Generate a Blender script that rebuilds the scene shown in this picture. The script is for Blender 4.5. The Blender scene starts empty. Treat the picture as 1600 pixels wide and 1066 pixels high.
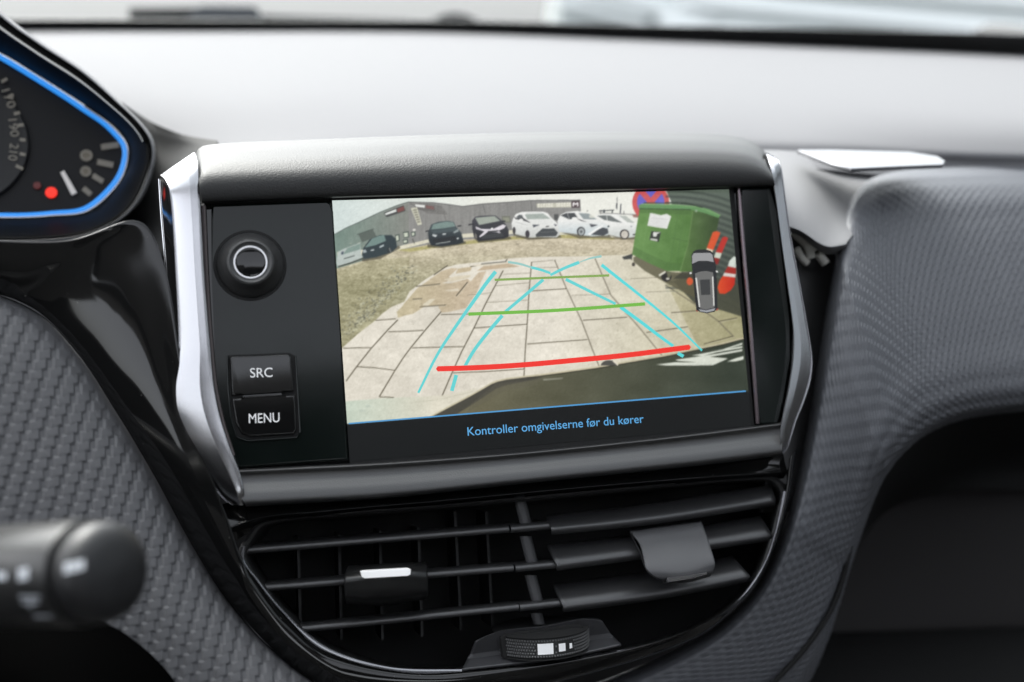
import bpy, bmesh, math, random
import numpy as np
from mathutils import Vector, Matrix
random.seed(3); np.random.seed(3)
S = bpy.context.scene
COL = S.collection

# ------------------------------------------------------------------ frames
# "screen frame": x right, y up along the touchscreen, z out of it towards the viewer, millimetres, origin at the screen centre
T = math.radians(24.0)                       # the touchscreen leans back by this much
ORG = np.array([0.0, 0.0, 1.05])             # world position of the screen centre (metres above the road)
AX = np.array([[1, 0, 0], [0, math.sin(T), math.cos(T)], [0, -math.cos(T), math.sin(T)]])   # rows: screen axes in the world
F_PX = 1750.0
RV = np.array([[0.9668, -0.0797, 0.2426], [0.0587, 0.9940, 0.0927], [-0.2485, -0.0754, 0.9657]])  # screen -> camera
CS = np.array([-116.74, -38.61, 394.83])     # camera in the screen frame
def W(p): return ORG + (np.asarray(p, float) @ AX) * 0.001
CAMW = W(CS)
def rays(q):
    q = np.asarray(q, float)
    c = np.stack([(q[..., 0] - 800) / F_PX, (533 - q[..., 1]) / F_PX, -np.ones(q.shape[:-1])], -1)
    return c @ RV
def at(q):                                   # (px, py, depth): the point at that distance (mm) in front of the screen plane
    q = np.asarray(q, float); r = rays(q)
    t = (q[..., 2] - CS[2]) / r[..., 2]
    return CS + r * t[..., None]
def hz(q):                                   # (px, py, h): the point h mm below the camera's level
    q = np.asarray(q, float); r = rays(q)
    up = np.array([0, math.cos(T), math.sin(T)])
    t = -q[..., 2] / (r @ up)
    return CS + r * t[..., None]
def far(q):                                  # (px, py, D): the point D mm ahead
    q = np.asarray(q, float); return CS + rays(q) * q[..., 2][..., None]

# ------------------------------------------------------------------ camera, world, sun, exposure
EXPO = 2.25
EM = 2.0 ** -EXPO
cd = bpy.data.cameras.new('camera'); cam = bpy.data.objects.new('camera', cd); COL.objects.link(cam)
cd.sensor_width = 36; cd.lens = F_PX * 36 / 1600; cd.clip_start = 0.01; cd.clip_end = 2000
Rw = (RV @ AX).T                             # columns: camera axes in the world
m = Matrix.Identity(4)
for i in range(3):
    for j in range(3): m[i][j] = Rw[i][j]
    m[i][3] = CAMW[i]
cam.matrix_world = m
cd.dof.use_dof = True; cd.dof.focus_distance = 0.405; cd.dof.aperture_fstop = 5.2
S.camera = cam
w = bpy.data.worlds.new("World"); S.world = w; w.use_nodes = True
nt = w.node_tree; bg = nt.nodes['Background']
sky = nt.nodes.new('ShaderNodeTexSky'); sky.sky_type = 'NISHITA'; sky.sun_disc = False
SUN_EL, SUN_AZ = math.radians(50), math.radians(-20)      # azimuth from straight ahead, towards the right
sky.sun_elevation = SUN_EL; sky.sun_rotation = SUN_AZ; sky.dust_density = 4; sky.air_density = 1; sky.ozone_density = 0.6
hs = nt.nodes.new('ShaderNodeHueSaturation'); hs.inputs['Saturation'].default_value = 0.22
nt.links.new(sky.outputs[0], hs.inputs['Color']); nt.links.new(hs.outputs[0], bg.inputs[0]); bg.inputs[1].default_value = 0.15
sl = bpy.data.lights.new('sun', 'SUN'); sl.energy = 0.6; sl.angle = math.radians(30); sl.color = (1, .97, .93)
so = bpy.data.objects.new('sun', sl); COL.objects.link(so)
sd = Vector((math.sin(SUN_AZ) * math.cos(SUN_EL), math.cos(SUN_AZ) * math.cos(SUN_EL), math.sin(SUN_EL)))
so.rotation_euler = sd.to_track_quat('Z', 'Y').to_euler(); so.location = (0, 3, 5)
vs = S.view_settings; vs.view_transform = 'Standard'; vs.look = 'None'; vs.gamma = 1; vs.exposure = EXPO; vs.use_curve_mapping = False
S.cycles.use_denoising = True; S.cycles.max_bounces = 8; S.cycles.glossy_bounces = 5; S.cycles.transparent_max_bounces = 12
S.cycles.sample_clamp_indirect = 6; S.cycles.caustics_reflective = False; S.cycles.caustics_refractive = False

# ------------------------------------------------------------------ materials
def lin(c):
    c = np.asarray(c, float) / 255; return np.where(c <= .04045, c / 12.92, ((c + .055) / 1.055) ** 2.4)
def mat(name, col, rough=.5, metal=0, grain=0, gscale=1500, coat=0, spec=.5, emit=None, estr=1, vary=0, vscale=60, rvary=0, stretch=None):
    M = bpy.data.materials.new(name); M.use_nodes = True
    n = M.node_tree.nodes; L = M.node_tree.links; b = n['Principled BSDF']
    if isinstance(col, (int, float)): col = (col, col, col)
    b.inputs['Base Color'].default_value = (*col, 1); b.inputs['Roughness'].default_value = rough; b.inputs['Metallic'].default_value = metal
    b.inputs['Specular IOR Level'].default_value = spec
    if coat: b.inputs['Coat Weight'].default_value = coat; b.inputs['Coat Roughness'].default_value = .04
    if emit is not None:
        b.inputs['Emission Color'].default_value = (*emit, 1); b.inputs['Emission Strength'].default_value = estr
    tc = n.new('ShaderNodeTexCoord')
    if stretch:
        mp = n.new('ShaderNodeMapping'); mp.inputs['Scale'].default_value = stretch; L.new(tc.outputs['Object'], mp.inputs['Vector']); tco = mp.outputs[0]
    else: tco = tc.outputs['Object']
    if grain:
        t = n.new('ShaderNodeTexNoise'); t.inputs['Scale'].default_value = gscale; t.inputs['Detail'].default_value = 2
        bp = n.new('ShaderNodeBump'); bp.inputs['Strength'].default_value = grain; bp.inputs['Distance'].default_value = .0002
        L.new(tco, t.inputs['Vector']); L.new(t.outputs['Fac'], bp.inputs['Height']); L.new(bp.outputs[0], b.inputs['Normal'])
    if vary:
        t = n.new('ShaderNodeTexNoise'); t.inputs['Scale'].default_value = vscale; t.inputs['Detail'].default_value = 6
        mr = n.new('ShaderNodeMapRange'); mr.inputs['To Min'].default_value = 1 - vary; mr.inputs['To Max'].default_value = 1 + vary
        mx = n.new('ShaderNodeMix'); mx.data_type = 'RGBA'; mx.blend_type = 'MULTIPLY'; mx.inputs[0].default_value = 1
        mx.inputs['A'].default_value = (*col, 1)
        L.new(tco, t.inputs['Vector']); L.new(t.outputs['Fac'], mr.inputs[0]); L.new(mr.outputs[0], mx.inputs['B']); L.new(mx.outputs['Result'], b.inputs['Base Color'])
    if rvary:                                 # wiped smears and fingerprints in the gloss
        t = n.new('ShaderNodeTexNoise'); t.inputs['Scale'].default_value = 35; t.inputs['Detail'].default_value = 5
        mr = n.new('ShaderNodeMapRange'); mr.inputs['From Min'].default_value = .35; mr.inputs['From Max'].default_value = .75
        mr.inputs['To Min'].default_value = rough; mr.inputs['To Max'].default_value = rough + rvary
        L.new(tco, t.inputs['Vector']); L.new(t.outputs['Fac'], mr.inputs[0]); L.new(mr.outputs[0], b.inputs['Roughness'])
    return M
def dusty(name, col, rough, amount=.5):       # piano black with fine dust specks lying on it
    M = mat(name, col, rough, rvary=.05)
    n = M.node_tree.nodes; L = M.node_tree.links; b = n['Principled BSDF']
    tc = n.new('ShaderNodeTexCoord'); v = n.new('ShaderNodeTexVoronoi'); v.inputs['Scale'].default_value = 260
    L.new(tc.outputs['Object'], v.inputs['Vector'])
    cr = n.new('ShaderNodeValToRGB'); cr.color_ramp.elements[0].position = .0; cr.color_ramp.elements[0].color = (1, 1, 1, 1)
    cr.color_ramp.elements[1].position = .07; cr.color_ramp.elements[1].color = (0, 0, 0, 1)
    L.new(v.outputs['Distance'], cr.inputs[0])
    t = n.new('ShaderNodeTexNoise'); t.inputs['Scale'].default_value = 40; L.new(tc.outputs['Object'], t.inputs['Vector'])
    mr = n.new('ShaderNodeMapRange'); mr.inputs['From Min'].default_value = .4; mr.inputs['From Max'].default_value = .7; mr.inputs['To Max'].default_value = amount
    L.new(t.outputs['Fac'], mr.inputs[0])
    mu = n.new('ShaderNodeMath'); mu.operation = 'MULTIPLY'; L.new(cr.outputs[0], mu.inputs[0]); L.new(mr.outputs[0], mu.inputs[1])
    mx = n.new('ShaderNodeMix'); mx.data_type = 'RGBA'; mx.inputs['A'].default_value = (col, col, col, 1); mx.inputs['B'].default_value = (.5, .49, .46, 1)
    L.new(mu.outputs[0], mx.inputs[0]); L.new(mx.outputs['Result'], b.inputs['Base Color'])
    return M
def emis(name, rgb, k=1.0):
    return mat(name, (0, 0, 0), .4, emit=tuple(lin(rgb)), estr=k * EM)
GLOSS = dusty('piano_black', .006, .045, .6)
GLOSS_CLEAN = mat('black_gloss_panel', .006, .05, rvary=.05)
PANEL = mat('display_surround', (.004, .0065, .0056), .1, rvary=.06, spec=.3)
SATIN = mat('satin_black_plastic', .014, .36, grain=.4, gscale=2600, spec=.9)
SOFT = mat('soft_black_plastic', .02, .5, grain=.4, gscale=2200)
DASH = mat('dash_top_plastic', (.16, .16, .166), .7, grain=.6, gscale=1400, spec=.08)
PAD = mat('textured_grey_fabric_plastic', (.088, .088, .093), .42, grain=.5, gscale=2500, vary=.14, vscale=400, stretch=(1, 1, 9))
PAD_R = mat('textured_grey_plastic', (.105, .109, .12), .42, grain=.4, gscale=2500, vary=.1, vscale=400, stretch=(1, 1, 5))
SILVER = mat('satin_silver', (.4, .4, .415), .22, metal=1, grain=.12, gscale=3000)
SLAT = mat('vent_slat_plastic', (.03, .03, .031), .36, grain=.35, gscale=2500, spec=.9)
TABM = mat('vent_tab_plastic', (.075, .075, .078), .48, grain=.4, gscale=2500)
DARK = mat('dark_plastic', .005, .7, spec=.25)
VOID = mat('duct_black', .003, .8)
WHITE = mat('white_print', (.8, .8, .8), .5)
RUBBER = mat('knurled_rubber', .02, .45)
CHROME = mat('bright_chrome', (.75, .75, .76), .18, metal=1)

# ------------------------------------------------------------------ objects
def new_obj(name, mesh, parent=None):
    o = bpy.data.objects.new(name, mesh); COL.objects.link(o)
    if parent is not None: o.parent = parent
    return o
def root_loc(p):
    while p is not None and p.parent is not None: p = p.parent
    return np.array(p.location) if p is not None else np.zeros(3)
def thing(name, loc_s, label, cat, group=None, kind=None, world=False):
    o = bpy.data.objects.new(name, None); COL.objects.link(o)
    o.location = loc_s if world else W(loc_s); o.empty_display_size = .02
    if label: o['label'] = label; o['category'] = cat
    if group: o['group'] = group
    if kind: o['kind'] = kind
    return o
def mesh(name, verts, faces, material, parent=None, smooth=True, sharp=35, world=False, flip=False, thick=0):
    vw = np.asarray(verts, float) if world else W(verts)
    vw = vw - root_loc(parent)
    me = bpy.data.meshes.new(name); me.from_pydata(vw.tolist(), [], [list(map(int, f)) for f in faces]); me.update()
    if flip: me.flip_normals()
    me.materials.append(material)
    if smooth:
        me.polygons.foreach_set('use_smooth', [True] * len(me.polygons))
        if sharp: me.set_sharp_from_angle(angle=math.radians(sharp))
    o = new_obj(name, me, parent)
    if thick:
        s = o.modifiers.new('solid', 'SOLIDIFY'); s.thickness = thick * .001; s.offset = -1
    return o
def rs(p, n, smooth=True, par=None):          # resample a polyline to n points
    p = np.asarray(p, float)
    if len(p) == 1: return np.repeat(p, n, 0)
    if par is None:
        d = np.linalg.norm(np.diff(p[:, :2] if p.shape[1] > 2 else p, axis=0), axis=1); d = np.maximum(d, 1e-6) ** .5 if False else np.maximum(d, 1e-6)
        par = np.r_[0, np.cumsum(d)] / d.sum()
    t = np.linspace(0, 1, n)
    if not smooth or len(p) == 2:
        return np.stack([np.interp(t, par, p[:, k]) for k in range(p.shape[1])], 1)
    h = np.diff(par); s = np.diff(p, axis=0) / h[:, None]
    mm = np.zeros_like(p); mm[0] = s[0]; mm[-1] = s[-1]
    wgt = (h[1:] / (h[1:] + h[:-1]))[:, None]; mm[1:-1] = s[:-1] * wgt + s[1:] * (1 - wgt)
    i = np.clip(np.searchsorted(par, t, side='right') - 1, 0, len(h) - 1)
    u = ((t - par[i]) / h[i])[:, None]; hh = h[i][:, None]
    return ((2*u**3 - 3*u**2 + 1) * p[i] + (u**3 - 2*u**2 + u) * hh * mm[i] + (-2*u**3 + 3*u**2) * p[i+1] + (u**3 - u**2) * hh * mm[i+1])
def gridfaces(nv, nu, closed_u=False):
    i, j = np.meshgrid(np.arange(nv - 1), np.arange(nu if closed_u else nu - 1), indexing='ij')
    a = i * nu + j; b = i * nu + (j + 1) % nu
    return np.stack([a, b, b + nu, a + nu], -1).reshape(-1, 4)
def gridpts(rows, nu, nv, conv=at, smooth_u=True, smooth_v=True, even=True):
    R = np.stack([rs(r, nu, smooth_u) for r in rows])            # rows, nu, 3
    par = np.linspace(0, 1, len(rows)) if even else None
    Q = np.stack([rs(R[:, k], nv, smooth_v, par) for k in range(nu)], 1)
    return conv(Q) if conv is not None else Q
def facing(P):                                # True when the grid's normals look away from the camera
    a = P[1:, :-1] - P[:-1, :-1]; b = P[:-1, 1:] - P[:-1, :-1]
    n = np.cross(b, a); c = CS - P[:-1, :-1]
    return (n * c).sum() < 0
def patch(name, rows, material, parent, nu=60, nv=30, conv=at, smooth_u=True, smooth_v=True, disp=None, thick=0, sharp=50, even=True):
    P = gridpts(rows, nu, nv, conv, smooth_u, smooth_v, even)
    fl = facing(P)
    if disp is not None:
        du = np.gradient(P, axis=1); dv = np.gradient(P, axis=0); N = np.cross(du, dv)
        N /= np.linalg.norm(N, axis=-1, keepdims=True) + 1e-12
        if ((N * (CS - P)).sum() < 0): N = -N
        P = P + N * disp(P)[..., None]
    return mesh(name, P.reshape(-1, 3), gridfaces(nv, nu), material, parent, sharp=sharp, flip=fl, thick=thick)
def prism(name, poly, d, depth, material, parent, bevel=0, seg=2, n=0, closed_smooth=False, conv=at, axis=(0, 0, 1)):
    q = np.array([[x, y, d] for x, y in poly], float)
    if n:
        q = rs(np.r_[q, q[:1]], n + 1, closed_smooth)[:-1]
    a = conv(q); b = a - np.array(axis) * depth
    area = 0.0
    for k in range(len(a)): area += a[k-1][0] * a[k][1] - a[k][0] * a[k-1][1]
    if area < 0: a = a[::-1]; b = b[::-1]
    k = len(a); V = np.r_[a, b]
    Fc = [list(range(k)), list(range(2 * k - 1, k - 1, -1))] + [[i, k + i, k + (i + 1) % k, (i + 1) % k] for i in range(k)]
    vw = W(V) - root_loc(parent)
    bm = bmesh.new(); vv = [bm.verts.new(p) for p in vw]
    for f in Fc: bm.faces.new([vv[i] for i in f])
    if bevel:
        bm.edges.ensure_lookup_table()
        es = [e for e in bm.edges if e.verts[0] in vv[:k] and e.verts[1] in vv[:k]]
        bmesh.ops.bevel(bm, geom=es, offset=bevel * .001, segments=seg, profile=.5, affect='EDGES', clamp_overlap=True)
    bmesh.ops.recalc_face_normals(bm, faces=bm.faces)
    me = bpy.data.meshes.new(name); bm.to_mesh(me); bm.free(); me.materials.append(material)
    me.polygons.foreach_set('use_smooth', [True] * len(me.polygons)); me.set_sharp_from_angle(angle=math.radians(40))
    o = new_obj(name, me, parent)
    if bevel: wn = o.modifiers.new('flat_shading', 'WEIGHTED_NORMAL'); wn.keep_sharp = True; wn.weight = 100
    return o
def tube(name, pts, r, material, parent, n=120, k=10, conv=at, smooth=True, ry=None):
    p = conv(rs(np.array(pts, float), n, smooth))
    t = np.gradient(p, axis=0); t /= np.linalg.norm(t, axis=1, keepdims=True)
    e1 = np.cross(t, [0, 0, 1.0]); e1 /= np.linalg.norm(e1, axis=1, keepdims=True) + 1e-9
    e2 = np.cross(t, e1); a = np.linspace(0, 2 * np.pi, k, endpoint=False)
    V = p[:, None] + r * np.cos(a)[None, :, None] * e1[:, None] + (ry or r) * np.sin(a)[None, :, None] * e2[:, None]
    F = gridfaces(n, k, True).tolist() + [list(range(k)), list(range(n * k - 1, n * k - k - 1, -1))]
    return mesh(name, V.reshape(-1, 3), F, material, parent)
def revolve(name, centre, axis, prof, material, parent, n=72, sharp=40, ref=(0, 1, 0)):
    ax = np.array(axis, float); ax /= np.linalg.norm(ax)
    e1 = np.cross(ref, ax); e1 /= np.linalg.norm(e1); e2 = np.cross(ax, e1)
    a = np.linspace(0, 2 * np.pi, n, endpoint=False)
    V = [np.array(centre) + ax * h + r * (np.cos(a)[:, None] * e1 + np.sin(a)[:, None] * e2) for r, h in prof]
    F = gridfaces(len(prof), n, True).tolist() + [list(range(n))[::-1], list(range((len(prof) - 1) * n, len(prof) * n))]
    o = mesh(name, np.concatenate(V), F, material, parent, sharp=sharp)
    bm = bmesh.new(); bm.from_mesh(o.data); bmesh.ops.recalc_face_normals(bm, faces=bm.faces); bm.to_mesh(o.data); bm.free()
    return o
def ribbon(name, pts, width, z, material, parent, n=40, taper=1.0, smooth=True, ends=False, thick=.03):
    p = rs(np.array([(x, y) for x, y in pts], float), n, smooth)
    t = np.gradient(p, axis=0); t /= np.linalg.norm(t, axis=1, keepdims=True); nn = np.stack([-t[:, 1], t[:, 0]], 1)
    wv = width * np.linspace(taper, 1, n)[:, None] / 2
    L = p + nn * wv; R = p - nn * wv
    poly = list(map(tuple, L)) + ([tuple(p[-1] + t[-1] * width * .35)] if ends else []) + list(map(tuple, R[::-1])) + ([tuple(p[0] - t[0] * width * .35)] if ends else [])
    q = at(np.array([(x, y, z) for x, y in poly]))
    V = np.r_[q, q - [0, 0, thick]]; k = len(q)
    m_ = len(L)
    F = []
    for i in range(m_ - 1):
        a, b = i, i + 1; c, d_ = (m_ + (1 if ends else 0)) + (m_ - 1 - i - 1), (m_ + (1 if ends else 0)) + (m_ - 1 - i)
        F.append([a, b, c, d_])
    if ends: F += [[m_ - 1, m_, m_ + 1], [k - 1, 0, k - 2]]
    nF = [f for f in F]
    F = nF + [[i, k + i, k + (i + 1) % k, (i + 1) % k] for i in range(k)]
    return mesh(name, V, F, material, parent, smooth=False, flip=True)
def text(name, s, p0, p1, z, material, parent, fit=True, extrude=.02, height=None, spacing=1, bold=0, mirror=False):
    """print s with its baseline running from pixel p0 to pixel p1 on the plane z in front of the screen"""
    cu = bpy.data.curves.new(name, 'FONT'); cu.body = s; cu.size = 1; cu.space_character = spacing; cu.offset = bold; cu.resolution_u = 5
    tmp = bpy.data.objects.new('tmp_text', cu); COL.objects.link(tmp)
    dg = bpy.context.evaluated_depsgraph_get(); me = bpy.data.meshes.new_from_object(tmp.evaluated_get(dg))
    bpy.data.objects.remove(tmp); bpy.data.curves.remove(cu)
    v = np.array([q.co[:] for q in me.vertices]); f = [list(p.vertices) for p in me.polygons]
    x0, x1 = v[:, 0].min(), v[:, 0].max()
    a = at(np.array([*p0, z], float)); b = at(np.array([*p1, z], float)); ex = b - a; L = np.linalg.norm(ex); ex /= L
    ey = np.cross([0, 0, 1.0], ex); k = L / (x1 - x0); ky = k
    if height: ky = height / (v[:, 1].max() - max(v[:, 1].min(), 0))
    V = a + (v[:, :1] - x0) * k * ex + v[:, 1:2] * ky * ey
    n = len(V); V2 = np.r_[V, V - [0, 0, extrude]]
    from collections import Counter
    ec = Counter()
    for fc in f:
        for i in range(len(fc)): ec[(fc[i], fc[(i + 1) % len(fc)])] += 1
    side = [[e[1], e[0], n + e[0], n + e[1]] for e in ec if (e[1], e[0]) not in ec]
    return mesh(name, V2, f + side, material, parent, smooth=False)
def worldbox(name, lo, hi, material, parent=None, bevel=.01):
    bm = bmesh.new(); bmesh.ops.create_cube(bm, size=1)
    r = root_loc(parent)
    for v in bm.verts:
        for k in range(3): v.co[k] = (lo[k] + hi[k]) / 2 + v.co[k] * (hi[k] - lo[k]) - r[k]
    if bevel: bmesh.ops.bevel(bm, geom=bm.edges[:], offset=bevel, segments=2, profile=.5, affect='EDGES')
    me = bpy.data.meshes.new(name); bm.to_mesh(me); bm.free(); me.materials.append(material)
    return new_obj(name, me, parent)

# ------------------------------------------------------------------ dashboard
def weave(cu, cv, amp, fade=None, slope=.12, shift=.205, w0=.74, low=.5, gap=.35, e0=.09):
    """woven relief: rows of blocks, each row shifted a little against the last, a pit beside every block"""
    def h(P):
        v = (P[..., 1] - slope * P[..., 0]) / cv; r = np.floor(v); fv = v - r
        u = P[..., 0] / cu - shift * r; fu = u - np.floor(u)
        e = e0; a = np.clip(fu / e, 0, 1) * np.clip((w0 - fu) / e, 0, 1); a = a * a * (3 - 2 * a)
        e = .14; rr = np.clip(fv / e, 0, 1) * np.clip((1 - fv) / .05, 0, 1)
        out = amp * a * (low + (1 - low) * (1 - fv)) * (gap + (1 - gap) * rr)
        return out if fade is None else out * fade(P)
    return h
dash = thing('dashboard', (0, -60, -60), 'wide grey car dashboard with bright top pad, textured knee pads and piano black centre surround', 'dashboard')
EDGE_L = [(-80, 452), (0, 462), (60, 490), (120, 550), (180, 640), (240, 740), (300, 850), (350, 930), (420, 1010), (490, 1066)]
# top pad: nearly level sheet running forward to the windscreen
HD = 62
patch('top_pad', [[(-560, 300, 122), (-60, 300, 114), (180, 290, 110), (300, 265, 97), (420, 255, 88), (700, 255, 87), (1180, 262, 88), (1260, 264, 88), (1480, 285, 97), (1750, 290, 97)],
                  [(-560, 250, 109), (-60, 250, 102), (180, 240, 98), (300, 238, 90), (420, 236, 84.5), (700, 236, 83), (1180, 240, 84), (1260, 242, 84), (1480, 256, 89), (1750, 262, 89)],
                  [(-560, 215, 100), (-60, 215, 93), (180, 210, 89), (300, 208, 84), (420, 206, 80), (700, 205, 77), (1180, 214, 78), (1260, 216, 78), (1480, 232, 82), (1750, 238, 82)],
                  [(-560, 150, 82), (-60, 150, 77), (180, 150, 75), (300, 150, 73), (420, 150, 71), (700, 150, 70), (1180, 162, 70), (1260, 165, 70), (1480, 180, 71), (1750, 190, 71)],
                  [(-560, 90, 68), (-100, 90, 66), (180, 92, 65.5), (300, 92, 65), (420, 92, 64.5), (700, 92, 64), (1180, 103, 64), (1260, 105, 64), (1480, 118, 64), (1750, 130, 64)],
                  [(-560, 40, 60), (-130, 40, 60), (180, 42, 60), (300, 42, 60), (420, 42, 60), (700, 45, 60), (1180, 63, 60), (1260, 67, 60), (1480, 77, 60), (1750, 92, 60)]],
      DASH, dash, 120, 60, conv=hz, thick=4)
# valley between the instrument hood and the touchscreen
patch('inner_slope', [[(190, 160, -152), (236, 190, -150), (285, 210, -125), (340, 220, -104)], [(195, 185, -149), (243, 205, -146), (288, 219, -121), (340, 229, -98)],
                      [(195, 235, -146), (250, 240, -138), (292, 240, -112), (335, 245, -88)], [(190, 310, -140), (250, 292, -112), (290, 290, -86), (335, 290, -66)], [(170, 420, -120), (240, 400, -80), (290, 400, -58), (335, 400, -48)]], mat('slope_plastic', .02, .65, spec=.15), dash, 40, 40, thick=3)
# left knee pad with an embossed weave
nL = 300
e0 = rs(EDGE_L + [(560, 1105)], nL)
far_l = rs([(-480, 470), (-480, 590), (-460, 710), (-410, 840), (-270, 925), (-70, 995), (110, 1050), (230, 1110), (330, 1150), (420, 1180)], nL)
ext = lambda p, q, n=60: np.r_[np.linspace(q, p[0], n, endpoint=False), p]    # carries a curve on to the left, past the picture's edge
ss = [0, .01, .03, .065, .16, .4, 1.0]; dd = [-9.5, -7.6, -4.2, -.6, 4, 9, 14]
rows = [np.c_[e0 * (1 - s) + far_l * s, np.full(nL, d)] for s, d in zip(ss, dd)]
patch('left_knee_pad', rows, PAD, dash, 420, 700, disp=weave(5.7, 3.25, .56, low=.84, gap=.75, e0=.07, w0=.73, fade= lambda P: np.clip((np.linspace(0, 1, P.shape[0])[:, None] - .08) / .36, 0, 1) * np.ones(P.shape[:2])), sharp=0, thick=0)
# piano black surround: from under the instruments, down the side of the screen and round the vents
U_OUT = EDGE_L + [(600, 1100), (780, 1085), (950, 1045), (1080, 1000), (1150, 950), (1190, 900), (1220, 830), (1236, 765), (1246, 700)]
U_IN = [(-80, 372), (100, 376), (215, 345), (258, 420), (282, 560), (300, 660), (352, 800), (378, 872), (401, 908), (441, 957), (502, 1010), (600, 1044), (700, 1049), (900, 1029), (1050, 999), (1141, 953), (1193, 886), (1222, 790), (1231, 720)]
nU = 160
def corr(pts, idx, n):                         # resample piecewise so that given vertices stay matched
    out = []
    segs = list(zip(idx[:-1], idx[1:])); tot = idx[-1]
    full = []
    for a, b in segs:
        full.append((a, b))
    return None
uo = rs(U_OUT, nU, True, np.linspace(0, 1, len(U_OUT))); ui = rs(U_IN, nU, True, np.linspace(0, 1, len(U_IN)))
uo = ext(uo, (-470, 455), 30); ui = ext(ui, (-470, 372), 30); tU = np.r_[np.zeros(30), np.linspace(0, 1, nU)]
bow = np.interp(tU, [0, .2, .4, .55, 1], [5, 5, 5, 3.5, 3]); ovr = np.interp(tU, [0, .12, .2, .4, .55, 1], [9, 9, 9, 9, 0, 0])
urow = []
for s in (0, .04, .2, .4, .6, .8, .96, 1):
    d = np.interp(s, [0, .04, .2, .4, .6, .8, .96, 1], [-9, -6, -3.6, -2.2, -2, -2.8, -3.6, -4.2]) - max(0, s - .8) / .2 * np.interp(tU, [0, .28, .62, 1], [0, 0, 3.3, 3.3])
    urow.append(np.c_[uo * (1 - s) + ui * s, d + (bow - 3) * (np.sin(np.pi * min(max(s, 0), 1)) * .6 - .9 * s) + ovr * (s ** 1.3 - .15 * math.sin(math.pi * s))])
patch('gloss_surround', urow, GLOSS, dash, 280, 40, sharp=0)
tube('pad_seam', [(x + 1.5, y - .5, -8.6) for x, y in U_OUT[:10]], .55, GLOSS_CLEAN, dash, 140)
# strip of piano black between the screen and the vents
patch('gloss_strip', [[(345, 788, -8), (383, 781, -8), (500, 774, -8), (700, 758, -8), (900, 736, -8), (1050, 721, -8), (1222, 697, -8)],
                      [(350, 800, -7), (390, 795, -7), (500, 788, -7), (700, 770, -7), (900, 750, -7), (1050, 736, -7), (1226, 720, -7)],
                      [(356, 822, -5), (400, 808, -5), (500, 797, -5), (700, 779, -5), (900, 760, -5), (1050, 747, -5), (1230, 735, -6)],
                      [(358, 828, -5.2), (402, 812, -5.2), (500, 801, -5.2), (700, 783, -5.2), (900, 764, -5.2), (1050, 751, -5.2), (1230, 739, -6.5)],
                      [(366, 846, -11), (410, 822, -11), (500, 806, -11), (700, 788, -11), (900, 769, -11), (1050, 756, -11), (1224, 748, -11)]],
      GLOSS, dash, 80, 24)
# passenger side pad
A = [(760, 1125), (950, 1060), (1080, 1003), (1150, 952), (1190, 902), (1222, 830), (1247, 735), (1268, 620), (1288, 500), (1308, 385), (1326, 320), (1352, 285), (1400, 268), (1480, 262), (1600, 258), (1760, 256)]
B = [(1150, 1190), (1215, 1130), (1262, 1070), (1290, 1010), (1310, 950), (1328, 890), (1346, 835), (1362, 790), (1380, 750), (1405, 715), (1435, 687), (1470, 667), (1510, 654), (1560, 646), (1640, 640), (1800, 638)]
nR = 240
pa = rs(A, nR, True, np.linspace(0, 1, 16)); pb = rs(B, nR, True, np.linspace(0, 1, 16))
base = np.interp(np.linspace(0, 1, nR), [0, .35, .6, .75, 1], [-34, -7, -8, -34, -54])
rr = []
for s, d in zip([0, .02, .06, .12, .22, .45, .7, .85, .94, .985, 1], [-20, -13, -6.5, -1.5, 1.2, 3, 2, 0, -5, -14, -24]):
    rr.append(np.c_[pa * (1 - s) + pb * s, base * (1 - .62 * s) + d - 30 * max(0, s - .08) * np.interp(np.linspace(0, 1, nR), [0, .33, .55, 1], [1, 1, 0, 0])])
sfade = lambda P: np.clip((np.linspace(0, 1, P.shape[0])[:, None] - .05) / .12, .12, 1) * np.ones(P.shape[:2])
def tall(P):                                  # ribs across the pad, following its curve
    mr = P.shape[0] // 2
    lt = np.r_[0, np.cumsum(np.linalg.norm(np.diff(P[mr], axis=0), axis=1))]
    ls = np.concatenate([np.zeros((1, P.shape[1])), np.cumsum(np.linalg.norm(np.diff(P, axis=0), axis=2), axis=0)])
    Q_ = np.stack([lt[None] * np.ones((P.shape[0], 1)), ls], -1)
    tt_ = np.linspace(0, 1, P.shape[1])[None]
    return weave(4.4, 3.1, .5, slope=0, shift=.5, w0=.72, low=.85, gap=.8, e0=.2)(Q_) * .75 * sfade(P) * np.interp(tt_, [0, .35, .55, .7, 1], [.8, .8, 1, 1.3, 1.4])
R_ = np.stack([rs(r, 560, False, np.linspace(0, 1, nR)) for r in rr])
sv = np.array([0, .02, .06, .12, .22, .45, .7, .85, .94, .985, 1])
Q = np.stack([rs(R_[:, k], 560, True, sv) for k in range(560)], 1)
P3 = at(Q); fl = facing(P3)
N = np.cross(np.gradient(P3, axis=1), np.gradient(P3, axis=0)); N /= np.linalg.norm(N, axis=-1, keepdims=True) + 1e-12
if (N * (CS - P3)).sum() < 0: N = -N
P3 = P3 + N * tall(P3)[..., None]
mesh('passenger_pad', P3.reshape(-1, 3), gridfaces(560, 560), PAD_R, dash, sharp=0, flip=fl)
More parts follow.
